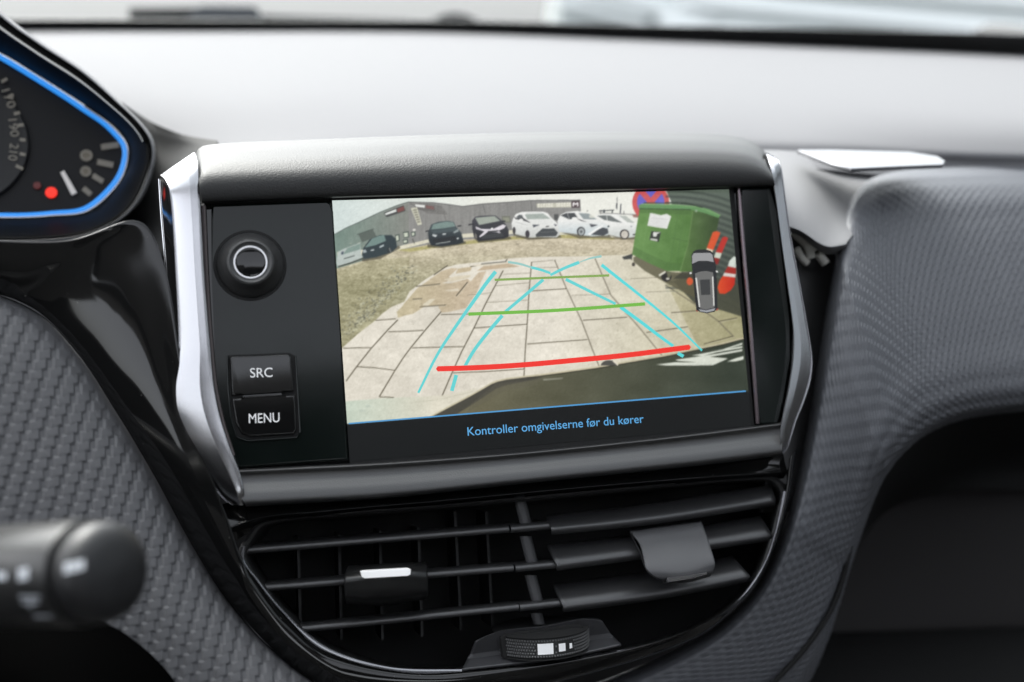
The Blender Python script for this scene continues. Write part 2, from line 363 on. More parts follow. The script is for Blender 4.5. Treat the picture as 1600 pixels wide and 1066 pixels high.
# recess under the passenger pad, with the lid of the lower compartment set back in it
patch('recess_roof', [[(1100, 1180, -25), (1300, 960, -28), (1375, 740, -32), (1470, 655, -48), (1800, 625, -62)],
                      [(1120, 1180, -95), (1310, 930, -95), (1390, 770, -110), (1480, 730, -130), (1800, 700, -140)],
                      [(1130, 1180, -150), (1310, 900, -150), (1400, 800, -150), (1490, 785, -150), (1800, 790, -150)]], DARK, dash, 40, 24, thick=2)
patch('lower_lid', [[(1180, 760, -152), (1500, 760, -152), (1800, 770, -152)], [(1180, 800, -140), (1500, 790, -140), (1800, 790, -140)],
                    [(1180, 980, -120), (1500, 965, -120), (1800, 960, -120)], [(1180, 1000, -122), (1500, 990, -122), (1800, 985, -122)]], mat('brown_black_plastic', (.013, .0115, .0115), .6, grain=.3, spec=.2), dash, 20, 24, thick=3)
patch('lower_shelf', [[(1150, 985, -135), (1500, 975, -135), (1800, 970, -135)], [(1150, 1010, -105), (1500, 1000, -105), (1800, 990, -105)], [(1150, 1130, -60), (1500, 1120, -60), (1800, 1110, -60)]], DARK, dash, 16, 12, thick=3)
# corner of the top pad that turns down beside the touchscreen
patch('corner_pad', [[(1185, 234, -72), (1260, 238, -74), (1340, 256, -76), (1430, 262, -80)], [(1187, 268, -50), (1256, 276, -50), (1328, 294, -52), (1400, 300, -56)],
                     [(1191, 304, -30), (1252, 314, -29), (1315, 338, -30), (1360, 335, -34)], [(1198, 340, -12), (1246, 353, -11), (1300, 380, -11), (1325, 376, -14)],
                     [(1199, 346, -11.5), (1246, 360, -10.5), (1298, 388, -10.5), (1325, 384, -14)], [(1200, 352, -20), (1247, 368, -20), (1295, 398, -20), (1325, 392, -24)]], mat('corner_plastic_lightened', (.19, .19, .195), .6, grain=.4, spec=.3), dash, 30, 60)  # dash plastic in a paler grey, standing in for light missing here
patch('side_wall', [[(1190, 340, -34), (1260, 360, -34), (1330, 400, -34)], [(1200, 450, -30), (1265, 460, -30), (1320, 470, -32)],
                    [(1215, 600, -26), (1270, 600, -26), (1310, 600, -28)], [(1190, 800, -20), (1240, 800, -20), (1270, 800, -22)]], SATIN, dash, 20, 24, thick=2)
# bright clip of the small defroster grille
for pts, r in (([(1238, 362), (1262, 385), (1268, 404)], 2.0), ([(1244, 388), (1254, 404), (1262, 412)], 1.6), ([(1262, 376), (1274, 392)], 1.6), ([(1278, 396), (1290, 412)], 1.9)):
    tube('grille_clip', [(x, y, -22) for x, y in pts], r, mat('pale_clip', (.45, .44, .40), .3), dash, 16)
prism('silver_accent', [(1246, 234), (1300, 234), (1420, 237), (1466, 244), (1477, 251), (1474, 257), (1400, 260), (1330, 263), (1300, 256)], 79, 1.6, mat('accent_silver', (.2, .2, .21), .42, metal=1), dash, bevel=.5, conv=hz, axis=(0, .9135, .4067))

# ------------------------------------------------------------------ touchscreen unit
tsu = thing('touchscreen', (0, -60, -10), 'car touchscreen unit in a silver edged frame showing the reversing camera view', 'touchscreen')
body = prism('back_shell', [(318, 300), (1208, 282), (1240, 500), (1236, 580), (1222, 662), (1215, 700), (380, 770), (345, 690), (330, 560)], -2.5, 40, DARK, tsu)
prism('glass_bezel', [(322, 306), (1206, 284), (1236, 500), (1234, 580), (1220, 668), (366, 740), (340, 640), (330, 520)], -1.2, 1.2, GLOSS_CLEAN, tsu)
T_TOP = [(306, 240), (330, 226), (480, 218.5), (700, 210.5), (900, 206.5), (1060, 207.5), (1130, 211), (1170, 219), (1194, 236), (1203, 256)]
T_BOT = [(315, 317), (330, 316), (480, 310), (700, 303.5), (900, 298.5), (1060, 294.5), (1130, 292.6), (1170, 291.5), (1195, 290.8), (1211, 290)]
tt = rs(T_TOP, 90, True, np.linspace(0, 1, 10)); tb = rs(T_BOT, 90, True, np.linspace(0, 1, 10))
hr = [np.c_[tb + [0, 1.5], np.full(90, -3)], np.c_[tb, np.full(90, 4.2)]]
fs = [.04, .18, .32, .45, .56, .67, .77, .87, .95, 1]; ds = [6, 6.9, 6.9, 5.7, 3.4, -.2, -6, -14, -25, -37]
for f_, d_ in zip(fs, ds): hr.append(np.c_[tb * (1 - f_) + tt * f_, np.full(90, d_)])
hr.append(np.c_[tt + [0, 10], np.full(90, -64)])
patch('hood', hr, mat('hood_plastic', .014, .46, grain=.6, gscale=1700, spec=.33), tsu, 110, 60, sharp=0)
LO = [(250, 274, -10), (258, 281, -3), (265, 300, 1.5), (270, 350, 2), (274, 420, 2), (278, 500, 2), (278, 545, 2), (270, 580, 1.5), (265, 608, 1), (271, 645, 1), (290, 690, 1), (318, 738, 1), (345, 776, .5), (362, 789, 0)]
LI = [(303, 238, -10), (307, 246, -4), (310, 266, 3), (314, 330, 5), (319, 420, 5), (325, 500, 5), (329, 545, 5), (332, 580, 5), (336, 612, 5), (344, 650, 5), (358, 695, 5), (375, 738, 4.5), (382, 768, 4), (381, 790, 2)]
def trim(name, O, I, ridge=.62, kz=1.0):
    n = 120; o = rs(O, n, True, np.linspace(0, 1, len(O))); i = rs(I, n, True, np.linspace(0, 1, len(I)))
    mk = lambda s, d: np.c_[o[:, :2] * (1 - s) + i[:, :2] * s, o[:, 2] * (1 - s) + i[:, 2] * s + d]
    return patch(name, [mk(-.02, -16), mk(0, -.6), mk(.05, .6 * kz), mk(.3, 1.7 * kz), mk(ridge, 2.5 * kz), mk(ridge + .1, 2.5 * kz), mk(.94, 1.5 * kz), mk(1, .2), mk(1.02, -6)], SILVER, tsu, 150, 56, sharp=0)
trim('silver_trim', LO, LI)
RO = [(1197, 238, -10), (1212, 246, -6), (1221, 262, -2), (1228, 312, 1), (1237, 375, 1), (1250, 442, 1), (1262, 510, 1), (1269, 558, 1), (1267, 592, 1), (1257, 626, 1), (1245, 656, 1), (1236, 685, 1), (1230, 702, .5), (1222, 709, 0)]
RI = [(1199, 246, -8), (1204, 262, 0), (1208, 280, 3), (1213, 312, 4), (1221, 375, 4), (1230, 440, 4), (1238, 500, 4), (1240, 530, 4), (1238, 565, 4), (1231, 610, 4), (1223, 648, 4), (1219, 675, 4), (1219, 697, 4), (1219, 709, 2)]
trim('silver_trim', RO, RI, .55, .35)
# glossy flank outside the left trim
n = 80
fo = rs([(249, 280, -16), (252, 330, -16), (257, 390, -16), (263, 460, -16), (270, 540, -16), (271, 575, -16)], n); fi = rs([(264, 294, 0), (269, 340, .5), (273, 410, .5), (277, 490, .5), (277, 545, .5), (271, 575, 0)], n)
patch('gloss_flank', [fi, fi * .5 + fo * .5 + [0, 0, 2.5], fo, fo + [6, 0, -14]], GLOSS_CLEAN, tsu, 80, 14)
tube('flank_edge', [(x - .5, y, d + .5) for x, y, d in fo[::8]], .35, CHROME, tsu, 60, 8)
# control panel left of the picture
prism('control_panel', [(330, 320), (510, 313.5), (517, 317), (521, 330), (531, 520), (545, 719), (372, 732), (357, 700), (343, 640), (336, 560), (331, 440)], 1.2, 4, PANEL, tsu, bevel=.9, seg=3)
tube('inner_rim', [(318, 322, 3), (322, 420, 3), (329, 530, 3), (338, 615, 3), (350, 668, 3), (364, 712, 3)], .9, mat('rim_satin', (.1, .085, .085), .25, metal=.7), tsu, 60, 8)
prism('end_panel', [(1157, 292), (1205, 290.5), (1213, 330), (1236, 500), (1234, 560), (1222, 630), (1216, 662), (1188, 664), (1184, 640), (1170, 470)], 1.6, 4, PANEL, tsu, bevel=.8, seg=3)
tube('inner_rim', [(1154, 293, 1.6), (1161, 380, 1.6), (1170, 480, 1.6), (1178, 580, 1.6), (1184, 662, 1.6)], .75, mat('rim_gloss', (.16, .13, .14), .22, metal=.8), tsu, 60, 8)
# lower bar
BT = [(356, 734), (450, 729.5), (600, 722), (800, 707.5), (1000, 687), (1120, 673), (1222, 660)]
BB = [(384, 791), (470, 786.5), (615, 777), (805, 757), (1000, 737), (1120, 724), (1222, 711)]
bt = rs(BT, 100, True, np.linspace(0, 1, 7)); bb = rs(BB, 100, True, np.linspace(0, 1, 7))
br = []
for s, d in zip([-.01, 0, .05, .1, .2, .35, .5, .65, .8, .9, .96, 1.0, 1.01], [-3, .8, 2.2, 2.2, 1.7, 1.9, 3.0, 4.2, 4.9, 4.9, 4.2, 2.2, -5]):
    br.append(np.c_[bt * (1 - s) + bb * s, np.full(100, d)])
patch('lower_bar', br, SATIN, tsu, 110, 60, sharp=0)
# knob
kc = at(np.array([391.0, 415.0, 1.2]))
knob = revolve('knob', kc, (0, 0, 1), [(11.352, 0), (11.266, 0.72), (10.664, 1.8), (9.632, 3.24), (8.772, 5.04), (8.256, 6.48), (7.654, 7.47), (7.052, 7.74), (6.536, 7.47), (6.106, 7.11), (5.16, 7.02), (5.074, 6.75), (0.0086, 6.75)], mat('knob_rubber', .035, .42, grain=.3, gscale=2500), tsu, 96, sharp=30)
revolve('knob_ring', kc, (0, 0, 1), [(5.031, 6.48), (5.633, 6.48), (5.633, 7.245), (5.418, 7.38), (5.117, 7.29), (5.031, 6.48)], mat('ring_white', (.7, .7, .72), .35, emit=(.6, .6, .65), estr=.3 * EM), knob, 96)
revolve('knob_cap', kc, (0, 0, 1), [(4.988, 6.3), (4.902, 6.93), (4.3, 7.11), (0.0086, 7.2)], GLOSS_CLEAN, knob, 96)
revolve('knob_gap', kc, (0, 0, 1), [(11.352, -0.45), (12.384, -0.45), (12.384, 0.135), (11.352, 0.135)], VOID, tsu, 96)
# buttons
prism('button_well', [(357, 555), (452, 551), (461, 556), (468, 675), (462, 683), (386, 687), (370, 682), (360, 655), (356, 600)], 1.45, 1, VOID, tsu, bevel=.2)
tube('well_rim', [(355, 556, 1.7), (356, 600, 1.7), (360, 650, 1.7), (370, 683, 1.7), (386, 689, 1.7), (463, 684, 1.7), (469, 676, 1.7), (462, 556, 1.7)], .3, PANEL, tsu, 120, 8, smooth=False)
def button(poly, word, p0, p1, h):
    b = prism('button', poly, 3.1, 2.2, GLOSS_CLEAN, tsu, bevel=.7, seg=3)
    text('lettering', word, p0, p1, 3.16, mat('backlit_white', (.75, .75, .75), .5, emit=(.6, .6, .6), estr=.25 * EM), b, height=h, bold=0)
button([(359, 559), (364, 556.5), (449, 553.5), (455, 557), (460, 611), (443, 613), (441, 609), (379, 613), (377, 617), (362, 618)], 'SRC', (391, 590), (426, 589), 3.2)
button([(362, 623), (378, 622), (381, 626), (443, 622), (446, 618), (461, 617), (464, 672), (459, 679), (391, 683), (377, 678), (368, 660)], 'MENU', (389, 661.5), (437, 659.5), 3.2)
prism('button_bar', [(380, 616.5), (440, 612.5), (442, 617), (440, 619.5), (381, 623.5), (378, 620)], 2.9, 2, GLOSS_CLEAN, tsu, bevel=.5)
# ------------------------------------------------------------------ the picture on the display
X0, Y0, SC = 512, 286, 2.0
CW, CH = int(670 * SC), int(446 * SC)
cv = np.zeros((CH, CW, 3)); GY, GX = np.mgrid[0:CH, 0:CW]; GX = GX / SC + X0; GY = GY / SC + Y0
def inside(poly, xs, ys):
    r = np.zeros(xs.shape, bool); p = poly
    for i in range(len(p)):
        (x1, y1), (x2, y2) = p[i - 1], p[i]
        if y1 == y2: continue
        c = (y1 > ys) != (y2 > ys)
        r ^= c & (xs < (x2 - x1) * (ys - y1) / (y2 - y1) + x1)
    return r
def fillp(poly, col, al=1.0, tex=None):
    p = np.array(poly, float)
    x0, y0 = ((p.min(0) - [X0, Y0]) * SC).astype(int) - 1; x1, y1 = ((p.max(0) - [X0, Y0]) * SC).astype(int) + 2
    x0, y0 = max(x0, 0), max(y0, 0); x1, y1 = min(x1, CW), min(y1, CH)
    if x1 <= x0 or y1 <= y0: return
    sx, sy = GX[y0:y1, x0:x1], GY[y0:y1, x0:x1]
    cov = sum(inside(poly, sx + a, sy + b).astype(float) for a in (.12, .38) for b in (.12, .38)) / 4
    c = col(sx, sy) if callable(col) else np.array(col, float)
    if tex is not None: c = c + tex[y0:y1, x0:x1, None]
    k = (cov * al)[..., None]
    cv[y0:y1, x0:x1] = cv[y0:y1, x0:x1] * (1 - k) + c * k
def stroke(pts, wd, col, al=1.0):
    for a, b in zip(pts[:-1], pts[1:]):
        a = np.array(a, float); b = np.array(b, float); t = b - a; L = np.hypot(*t) + 1e-6; n = np.array([-t[1], t[0]]) / L * wd / 2
        fillp([tuple(a + n), tuple(b + n), tuple(b - n), tuple(a - n)], col, al)
def disc(cx, cy, rx, ry, col, al=1.0, a0=0, a1=2 * np.pi):
    t = np.linspace(a0, a1, 30); fillp([(cx + rx * math.cos(q), cy + ry * math.sin(q)) for q in t], col, al)
def noise(sx, sy, amp, seed):                 # value noise, cells of sx by sy photo pixels
    r = np.random.RandomState(seed); g = r.randn(int(CH / SC / sy) + 3, int(CW / SC / sx) + 3)
    u = (GX - X0) / sx; v = (GY - Y0) / sy; i = u.astype(int); j = v.astype(int); fu = u - i; fv = v - j
    fu = fu * fu * (3 - 2 * fu); fv = fv * fv * (3 - 2 * fv)
    return amp * ((g[j, i] * (1 - fu) + g[j, i + 1] * fu) * (1 - fv) + (g[j + 1, i] * (1 - fu) + g[j + 1, i + 1] * fu) * fv)
def grad(c0, c1, ax, a, b):
    c0 = np.array(c0, float); c1 = np.array(c1, float)
    def f(x, y):
        t = np.clip(((x if ax == 'x' else y) - a) / (b - a), 0, 1)[..., None]; return c0 * (1 - t) + c1 * t
    return f
# sky, hall, yard
fillp([(510, 286), (1190, 286), (1190, 420), (510, 430)], grad((212, 224, 220), (240, 240, 230), 'x', 530, 760))
ROOF = [(520, 368), (526, 365), (540, 357), (560, 348), (594, 332), (622, 321), (638, 316)]
fillp(ROOF + [(645, 400), (520, 440)], grad((120, 142, 130), (140, 142, 134), 'x', 530, 640), tex=noise(1.6, 14, 3, 5) + noise(9, 9, 3, 6))
stroke(ROOF, 1.2, (95, 105, 100))
R2 = [(638, 316), (676, 317), (695, 319), (723, 323), (754, 319), (793, 316.5), (829, 313.6), (907, 313), (908, 330), (880, 350)]
corr_ = noise(1.1, 30, 5, 7)
fillp(R2 + [(800, 372), (640, 392)], (142, 141, 137), tex=corr_)
fillp([(640, 318), (676, 318.5), (690, 322), (700, 336), (668, 334)], (118, 116, 112), .8, tex=corr_)
stroke(R2[:8], 1.3, (100, 100, 98)); stroke([(754, 319), (759, 334)], .8, (100, 100, 98)); stroke([(829, 313), (832, 332)], .8, (105, 104, 100)); stroke([(692, 330), (698, 346)], .8, (110, 108, 104))
fillp([(600, 333), (631, 321), (634, 330), (604, 340)], (72, 74, 72)); fillp([(601.5, 334), (619, 327), (620, 331), (603, 336.5)], (232, 235, 230)); fillp([(620, 327), (631, 322.5), (632.5, 329), (622, 332.5)], (128, 76, 70))
fillp([(647, 320), (679, 322), (681, 331), (650, 328)], (108, 106, 102)); fillp([(648, 319.5), (664, 321), (664, 325), (650, 323.5)], (235, 235, 230)); fillp([(665, 321), (678, 323), (679, 328), (666, 326)], (126, 92, 88))
fillp([(642, 325.5), (652, 324.5), (659.5, 351), (653, 352.5)], (214, 212, 190))
for k in range(6):
    t = k / 6; fillp([(645 + 8 * t, 328 + 22 * t), (651 + 6.5 * t, 327 + 22 * t), (652 + 6.5 * t, 329.4 + 22 * t), (646 + 8 * t, 330.4 + 22 * t)], (120, 118, 104), .75)
fillp([(560, 366), (583, 359), (589, 370), (566, 379)], (92, 102, 94)); stroke([(558, 367), (584, 358)], 1, (70, 80, 74)); fillp([(784, 338), (797, 338), (798, 348), (786, 348)], (118, 120, 106)); fillp([(786, 340), (796, 340), (796.5, 346.5), (787, 346.5)], (146, 148, 130))
fillp([(527, 394), (620, 386), (671, 374), (723, 366), (800, 360), (910, 352), (1000, 366), (1000, 372), (900, 366), (800, 366), (723, 372), (671, 379), (620, 392), (527, 404)], (226, 220, 196))
# the yard
nz = noise(2.2, 1.3, 11, 1) + noise(6, 2, 7, 4) + noise(14, 4, 6, 2) + noise(40, 10, 5, 3)
fillp([(510, 425), (560, 410), (620, 392), (671, 382), (723, 375), (800, 369), (900, 368), (960, 372), (1010, 372), (1010, 420), (880, 620), (510, 620)], grad((204, 192, 164), (168, 163, 128), 'y', 385, 450), tex=nz)
fillp([(620, 391), (700, 380), (800, 370), (880, 367), (960, 371), (960, 375), (860, 372), (800, 375), (700, 385), (640, 394)], (176, 168, 96), .75, tex=noise(4, 2, 9, 12))
fillp([(512, 430), (575, 408), (640, 402), (640, 440), (560, 540), (512, 560)], (158, 152, 112), .5, tex=nz)
rg = np.random.RandomState(9)
for k in range(620):                          # pebbles along the edge of the slabs
    t = rg.rand(); s = rg.randn()
    px = 540 + 105 * t + s * 11 - 6; py = 535 - 105 * t - abs(s) * 5 - 6 + rg.randn() * 4
    if px < 526: continue
    c = rg.choice([215, 185, 110, 90, 200, 80]); r = .5 + rg.rand() * 1.3
    disc(px, py, r, r * .7, (c, c, c * .86), .6)
for k in range(420):
    px = 545 + rg.rand() * 440; py = 378 + rg.rand() ** 1.6 * 40; c = rg.choice([230, 225, 120, 150]); fillp([(px, py), (px + 2 + rg.rand() * 4, py - .5), (px + 3, py + .9)], (c, c * .95, c * .82), .4)
# paving slabs with sand drifted over them
sl_ = noise(24, 18, 4, 21) + noise(2.2, 2.2, 3, 22) + noise(9, 6, 3.5, 23)
SLAB = [(512, 562), (536, 543), (562, 520), (587, 501), (598, 490), (612, 480), (632, 472), (640, 456), (662, 439), (692, 420), (712, 414), (740, 411), (800, 404), (832, 402), (900, 401), (940, 400), (990, 398), (1180, 430), (1180, 640), (512, 680)]
fillp(SLAB, grad((229, 222, 206), (204, 197, 164), 'x', 860, 1150), tex=sl_)
fillp([(1040, 440), (1180, 420), (1180, 560), (1090, 540), (1060, 480)], grad((186, 178, 138), (150, 146, 104), 'x', 1060, 1165), .75, tex=sl_)
sand = grad((184, 168, 122), (196, 172, 138), 'x', 620, 730)
st = noise(5, 2, 4, 31)
fillp([(636, 470), (652, 451), (690, 424), (706, 419), (716, 420), (701, 433), (712, 436), (690, 443), (704, 443), (731, 436), (736, 440), (748, 426), (760, 424), (752, 440), (745, 458), (733, 474), (728, 482), (700, 488), (690, 489), (684, 477), (664, 479), (655, 485), (645, 491), (634, 493), (622, 497), (620, 488), (628, 480), (632, 474)], sand, .7, tex=st + noise(7, 3, 7, 33))
fillp([(745, 424), (760, 413), (792, 411), (812, 417), (770, 421)], (190, 166, 132), .8, tex=st); fillp([(716, 420), (738, 417), (735, 424), (712, 428)], (192, 172, 134), .8, tex=st)
fillp([(694, 454), (716, 451), (718, 455), (704, 456)], (226, 214, 190)); fillp([(660, 477), (672, 468), (681, 467), (676, 472), (668, 479)], (224, 214, 188)); fillp([(694, 437), (712, 432), (736, 430), (734, 434), (705, 441)], (222, 210, 184))
J = (74, 66, 48)
def joint(pts, wd=1.3, al=.95):
    stroke(pts, wd, J, al); stroke([(x + .9, y + 1.1) for x, y in pts], .8, (236, 230, 210), .5)
for pts in ([(622, 500), (607, 515), (580, 545), (557, 574), (541, 596)], [(689.5, 487.5), (664, 517), (641, 545)], [(641, 545), (630, 560), (617, 580), (593, 620)], [(731, 441), (713, 463)], [(786.5, 423), (759.5, 474), (741.5, 511.5), (722, 549)],
            [(722, 549), (707, 582), (691, 619)], [(831, 409.5), (827, 454.5), (824, 507), (821, 547.5), (819, 588)], [(867, 406.5), (885.5, 451.5), (909.5, 502.5), (927, 549), (937, 574)], [(930, 404), (955, 462), (1001, 514.5), (1025, 544), (1038, 560)], [(1040, 446), (1080, 472), (1122, 502), (1147, 527)], [(678, 430), (700, 415)]):
    joint(pts, 1.5)
for pts in ([(536, 544.5), (580, 543.5)], [(557, 573.5), (585, 575), (617, 579)], [(607, 519), (635, 518), (662, 516.5)], [(587, 501), (619, 498.5)], [(644, 544), (724, 542)], [(689, 492), (733, 491)], [(650, 448), (688, 444)], [(656, 480), (697, 477)], [(645, 468), (660, 467)], [(593, 620.5), (616, 621.5)],
            [(741, 513), (824, 507)], [(824, 538), (918, 531)], [(830, 455), (886, 451.5)], [(708, 583), (760, 581), (820, 577)], [(911, 501), (980, 496)], [(1049, 489), (1090, 486)], [(1010, 520), (1075, 511)], [(1122, 503), (1152, 497)], [(1100, 538), (1145, 526)], [(735, 417), (790, 409), (793, 405)]):
    joint(pts, 1.2)
for pts in ([(759, 473), (826, 469)], [(775, 447), (828, 442)], [(787, 429), (828, 427)], [(832, 410), (865, 407)], [(830, 419), (872, 418)], [(893, 462), (953, 460)], [(986, 436), (1030, 434)], [(1010, 457), (1055, 455)], [(730, 462), (768, 458)]):
    joint(pts, .8, .6)
fillp([(735, 416), (760, 412), (792, 408), (794, 412), (762, 416)], (228, 218, 196)); stroke([(752, 413), (792, 409)], 1.4, (96, 96, 90))
for k in range(60):
    px = 560 + rg.rand() * 560; py = 470 + rg.rand() * 110; disc(px, py, .9, .6, (120, 112, 90), .5)
# parked cars
def P_(o, s, *pts): return [(o[0] + x / s, o[1] + y / s) for x, y in pts]
c1 = ((515, 290), 8.883); c2 = ((680, 290), 8.883); c3 = ((820, 290), 8.883); c4 = ((970, 290), 8.883)
D_ = (56, 64, 66)
for q in ([(668, 382), (690, 384), (727, 377), (729, 381), (690, 388), (668, 387)], [(740, 372), (748, 376), (797, 370), (800, 374), (748, 380)], [(801, 362), (824, 370), (876, 368), (878, 372), (826, 375.5), (803, 368)], [(874, 362), (905, 367), (952, 367), (956, 371), (905, 373)], [(948, 366), (975, 371), (1000, 370), (1000, 374.5), (970, 375)], [(566, 402), (592, 400), (624, 384), (626, 388), (594, 405), (566, 409)]):
    fillp(q, (74, 68, 50), .7)
fillp(P_(*c1, (90, 1075), (120, 920), (200, 880), (430, 795), (440, 960), (470, 1010), (300, 1080), (120, 1140)), (186, 196, 190)); fillp(P_(*c1, (185, 960), (250, 870), (430, 805), (425, 890)), (132, 154, 144)); stroke(P_(*c1, (200, 1020), (350, 975)), 1.4, (84, 92, 88)); stroke(P_(*c1, (120, 1130), (300, 1075), (470, 1010)), 2.2, (70, 76, 66)); fillp(P_(*c1, (160, 960), (170, 920), (200, 920), (190, 960)), (70, 80, 96))
fillp(P_(*c1, (450, 960), (470, 870), (560, 750), (700, 690), (860, 690), (920, 740), (940, 860), (860, 930), (640, 1000), (480, 1020)), (44, 58, 62)); fillp(P_(*c1, (490, 865), (590, 740), (690, 700), (760, 690), (785, 770), (640, 830)), (116, 142, 136)); fillp(P_(*c1, (460, 900), (500, 890), (520, 930), (470, 940)), (170, 180, 180)); fillp(P_(*c1, (690, 850), (750, 820), (760, 840), (700, 870)), (190, 200, 200)); fillp(P_(*c1, (570, 895), (620, 885), (620, 905), (575, 910)), (206, 212, 210)); fillp(P_(*c1, (820, 870), (840, 865), (862, 925), (845, 935)), (190, 192, 186)); disc(*P_(*c1, (830, 900))[0], 4, 5, (36, 40, 40), .5)
for a in ((910, 690, 60, 80), (1020, 650, 80, 70), (1015, 755, 70, 45), (1130, 650, 60, 50)):
    fillp(P_(*c1, (a[0], a[1]), (a[0] + a[2], a[1] - 15), (a[0] + a[2] + 8, a[1] + a[3]), (a[0] + 12, a[1] + a[3] + 14)), (76, 88, 80)); fillp(P_(*c1, (a[0] + 10, a[1] + 12), (a[0] + a[2] - 14, a[1] + 4), (a[0] + a[2] - 8, a[1] + a[3] - 10), (a[0] + 20, a[1] + a[3])), (206, 212, 192))
disc(*P_(*c1, (1175, 620))[0], 2.4, 2, (226, 222, 214)); stroke(P_(*c1, (1150, 740), (1180, 810)), 1, (60, 60, 50))
# dark hatchback
fillp([(669, 364), (674, 351), (685, 347), (700, 345.5), (709, 347), (714, 356), (721, 364), (725, 379), (716, 382), (690, 385.5), (674, 384), (670, 376)], grad((74, 86, 88), (34, 42, 46), 'y', 352, 376)); fillp([(674, 361), (713, 356), (714, 361), (678, 366)], (84, 98, 100), .6); fillp([(674, 359), (677, 351), (697, 346.5), (708, 347.5), (712, 354), (694, 357)], (124, 146, 140)); fillp([(676, 366), (684, 368), (681, 371), (676, 369)], (214, 218, 218)); fillp([(708, 363), (716, 358), (717, 362), (710, 365)], (150, 160, 160)); fillp([(691, 365.5), (697, 365), (697, 367), (692, 367.5)], (226, 230, 228))
fillp([(676, 374), (712, 369), (714, 376), (680, 380)], (34, 38, 40)); disc(715.5, 373, 1.8, 1.3, (228, 230, 228)); stroke([(715, 354), (721, 353)], 1.8, (44, 46, 48)); stroke([(665, 362), (671, 361)], 1.8, (44, 46, 48)); fillp([(680, 381), (704, 377), (704, 378.5), (682, 382)], (176, 180, 176))
# black and white hatchback
fillp([(738, 345), (743, 339), (752, 337.5), (774, 337), (782, 343), (790, 350), (795, 360), (795, 370), (788, 373), (748, 377.5), (741, 371), (738, 358)], grad((66, 66, 72), (38, 38, 42), 'y', 345, 372)); fillp([(742.5, 340.5), (773, 338), (782, 345.5), (749, 352)], (164, 172, 160)); fillp([(746, 353), (784, 346.5), (786, 350), (778, 355), (756, 356)], (58, 58, 62))
fillp([(743, 354), (752, 358), (770, 358.5), (786, 351), (791, 353), (788, 357), (779, 361), (786, 366.5), (776, 363), (762, 363), (756, 368), (750, 371.5), (749, 369.5), (757, 362), (744, 358)], (228, 222, 228)); fillp([(762, 361.5), (779, 360), (779, 362), (763, 363.5)], (64, 64, 66)); disc(769, 357.5, 2, 1.2, (250, 250, 248)); fillp([(757, 367), (785, 364), (788, 370), (752, 374)], (60, 62, 64)); stroke([(732, 351.5), (741, 350.5)], 2, (46, 46, 50)); stroke([(785, 346), (790, 346)], 2, (46, 46, 50)); fillp([(742, 364), (745, 367), (746, 374), (742, 371)], (120, 116, 110))
# white hatchback head on
fillp([(799.5, 350), (802, 342), (806, 335), (815, 331.6), (832, 331), (848, 331), (856, 333.5), (862, 341), (870, 348), (874, 355), (875, 367), (870, 371.5), (840, 371), (830, 372), (824, 371), (806, 366.5), (801, 361)], grad((246, 246, 242), (206, 208, 204), 'y', 342, 370)); fillp([(824, 344), (861, 342.6), (868, 349), (852, 352), (834, 350)], (228, 229, 225), .7); stroke([(806, 347), (818, 351), (826, 352)], .8, (190, 192, 188)); fillp([(822, 333), (847, 332), (849, 334), (821, 335.5)], (226, 228, 224)); fillp([(820, 335.5), (849, 334), (861, 342.3), (824, 343.2)], (168, 178, 170)); fillp([(807, 339.5), (811, 336), (816, 336.3), (818.5, 342), (812, 345)], (96, 100, 102)); fillp([(803, 339), (809, 342), (818, 341), (830, 349), (818, 345), (806, 343)], (60, 60, 62)); disc(814.5, 344, 3.2, 2, (244, 244, 240))
fillp([(837, 367), (848, 357.3), (856, 357.6), (866, 357), (872, 364), (869, 369.5), (838, 370.5)], (72, 76, 78)); stroke([(845, 363.5), (868, 362.5)], .8, (110, 114, 114)); fillp([(832, 351.3), (844, 352), (838, 354), (834, 356)], (80, 84, 92)); fillp([(865, 350), (871, 352), (868, 354)], (88, 90, 100)); disc(824.4, 366, 3.4, 6, (60, 56, 60)); disc(803.5, 360.5, 2.4, 5.5, (66, 62, 64)); stroke([(853, 354.5), (858, 354)], 1.8, (90, 90, 90)); stroke([(806, 371), (840, 373), (872, 372)], 1.6, (96, 90, 70), .8); stroke([(812, 330.6), (850, 330.3)], .7, (120, 120, 118))
# white hatchback three quarter
fillp([(871, 345), (876, 336), (885, 331.5), (903, 330), (914, 333), (930, 340), (943, 347), (950, 353), (952.5, 362), (950, 368), (925, 369.5), (912, 368), (900, 366), (874, 363)], grad((240, 240, 236), (208, 218, 220), 'y', 344, 362)); fillp([(876, 337), (885, 333.3), (898, 333), (903, 341), (890, 343.4)], (72, 76, 78)); stroke([(886.5, 333), (890, 343)], .9, (190, 190, 186)); fillp([(904, 333.3), (920, 334), (933, 343.4), (912, 343)], (150, 160, 160)); disc(925, 338.5, 4.5, 2.6, (228, 228, 214), .8); fillp([(900, 341), (918, 347.5), (908, 345.4)], (58, 58, 60)); disc(898, 341.6, 4.4, 2, (246, 246, 242))
fillp([(922, 367), (931, 361), (942, 355.8), (949.5, 357.5), (951.5, 364.5), (943, 368.6)], (72, 76, 80)); fillp([(921, 350), (935, 352), (929, 354), (924, 355.5)], (80, 84, 90)); fillp([(918, 366), (940, 352.5), (944, 353), (922, 368.2)], (246, 246, 244)); disc(908, 362, 6.6, 7.2, (66, 68, 70)); disc(908.4, 362.4, 4.8, 5.6, (168, 174, 174)); disc(908.4, 362.4, 1.8, 2, (90, 94, 94)); fillp([(866, 335), (873, 335), (872, 345), (866, 344)], (84, 86, 84))
fillp([(874, 364), (900, 368), (950, 371), (995, 373), (960, 374), (900, 370.5)], (120, 112, 84), .8)
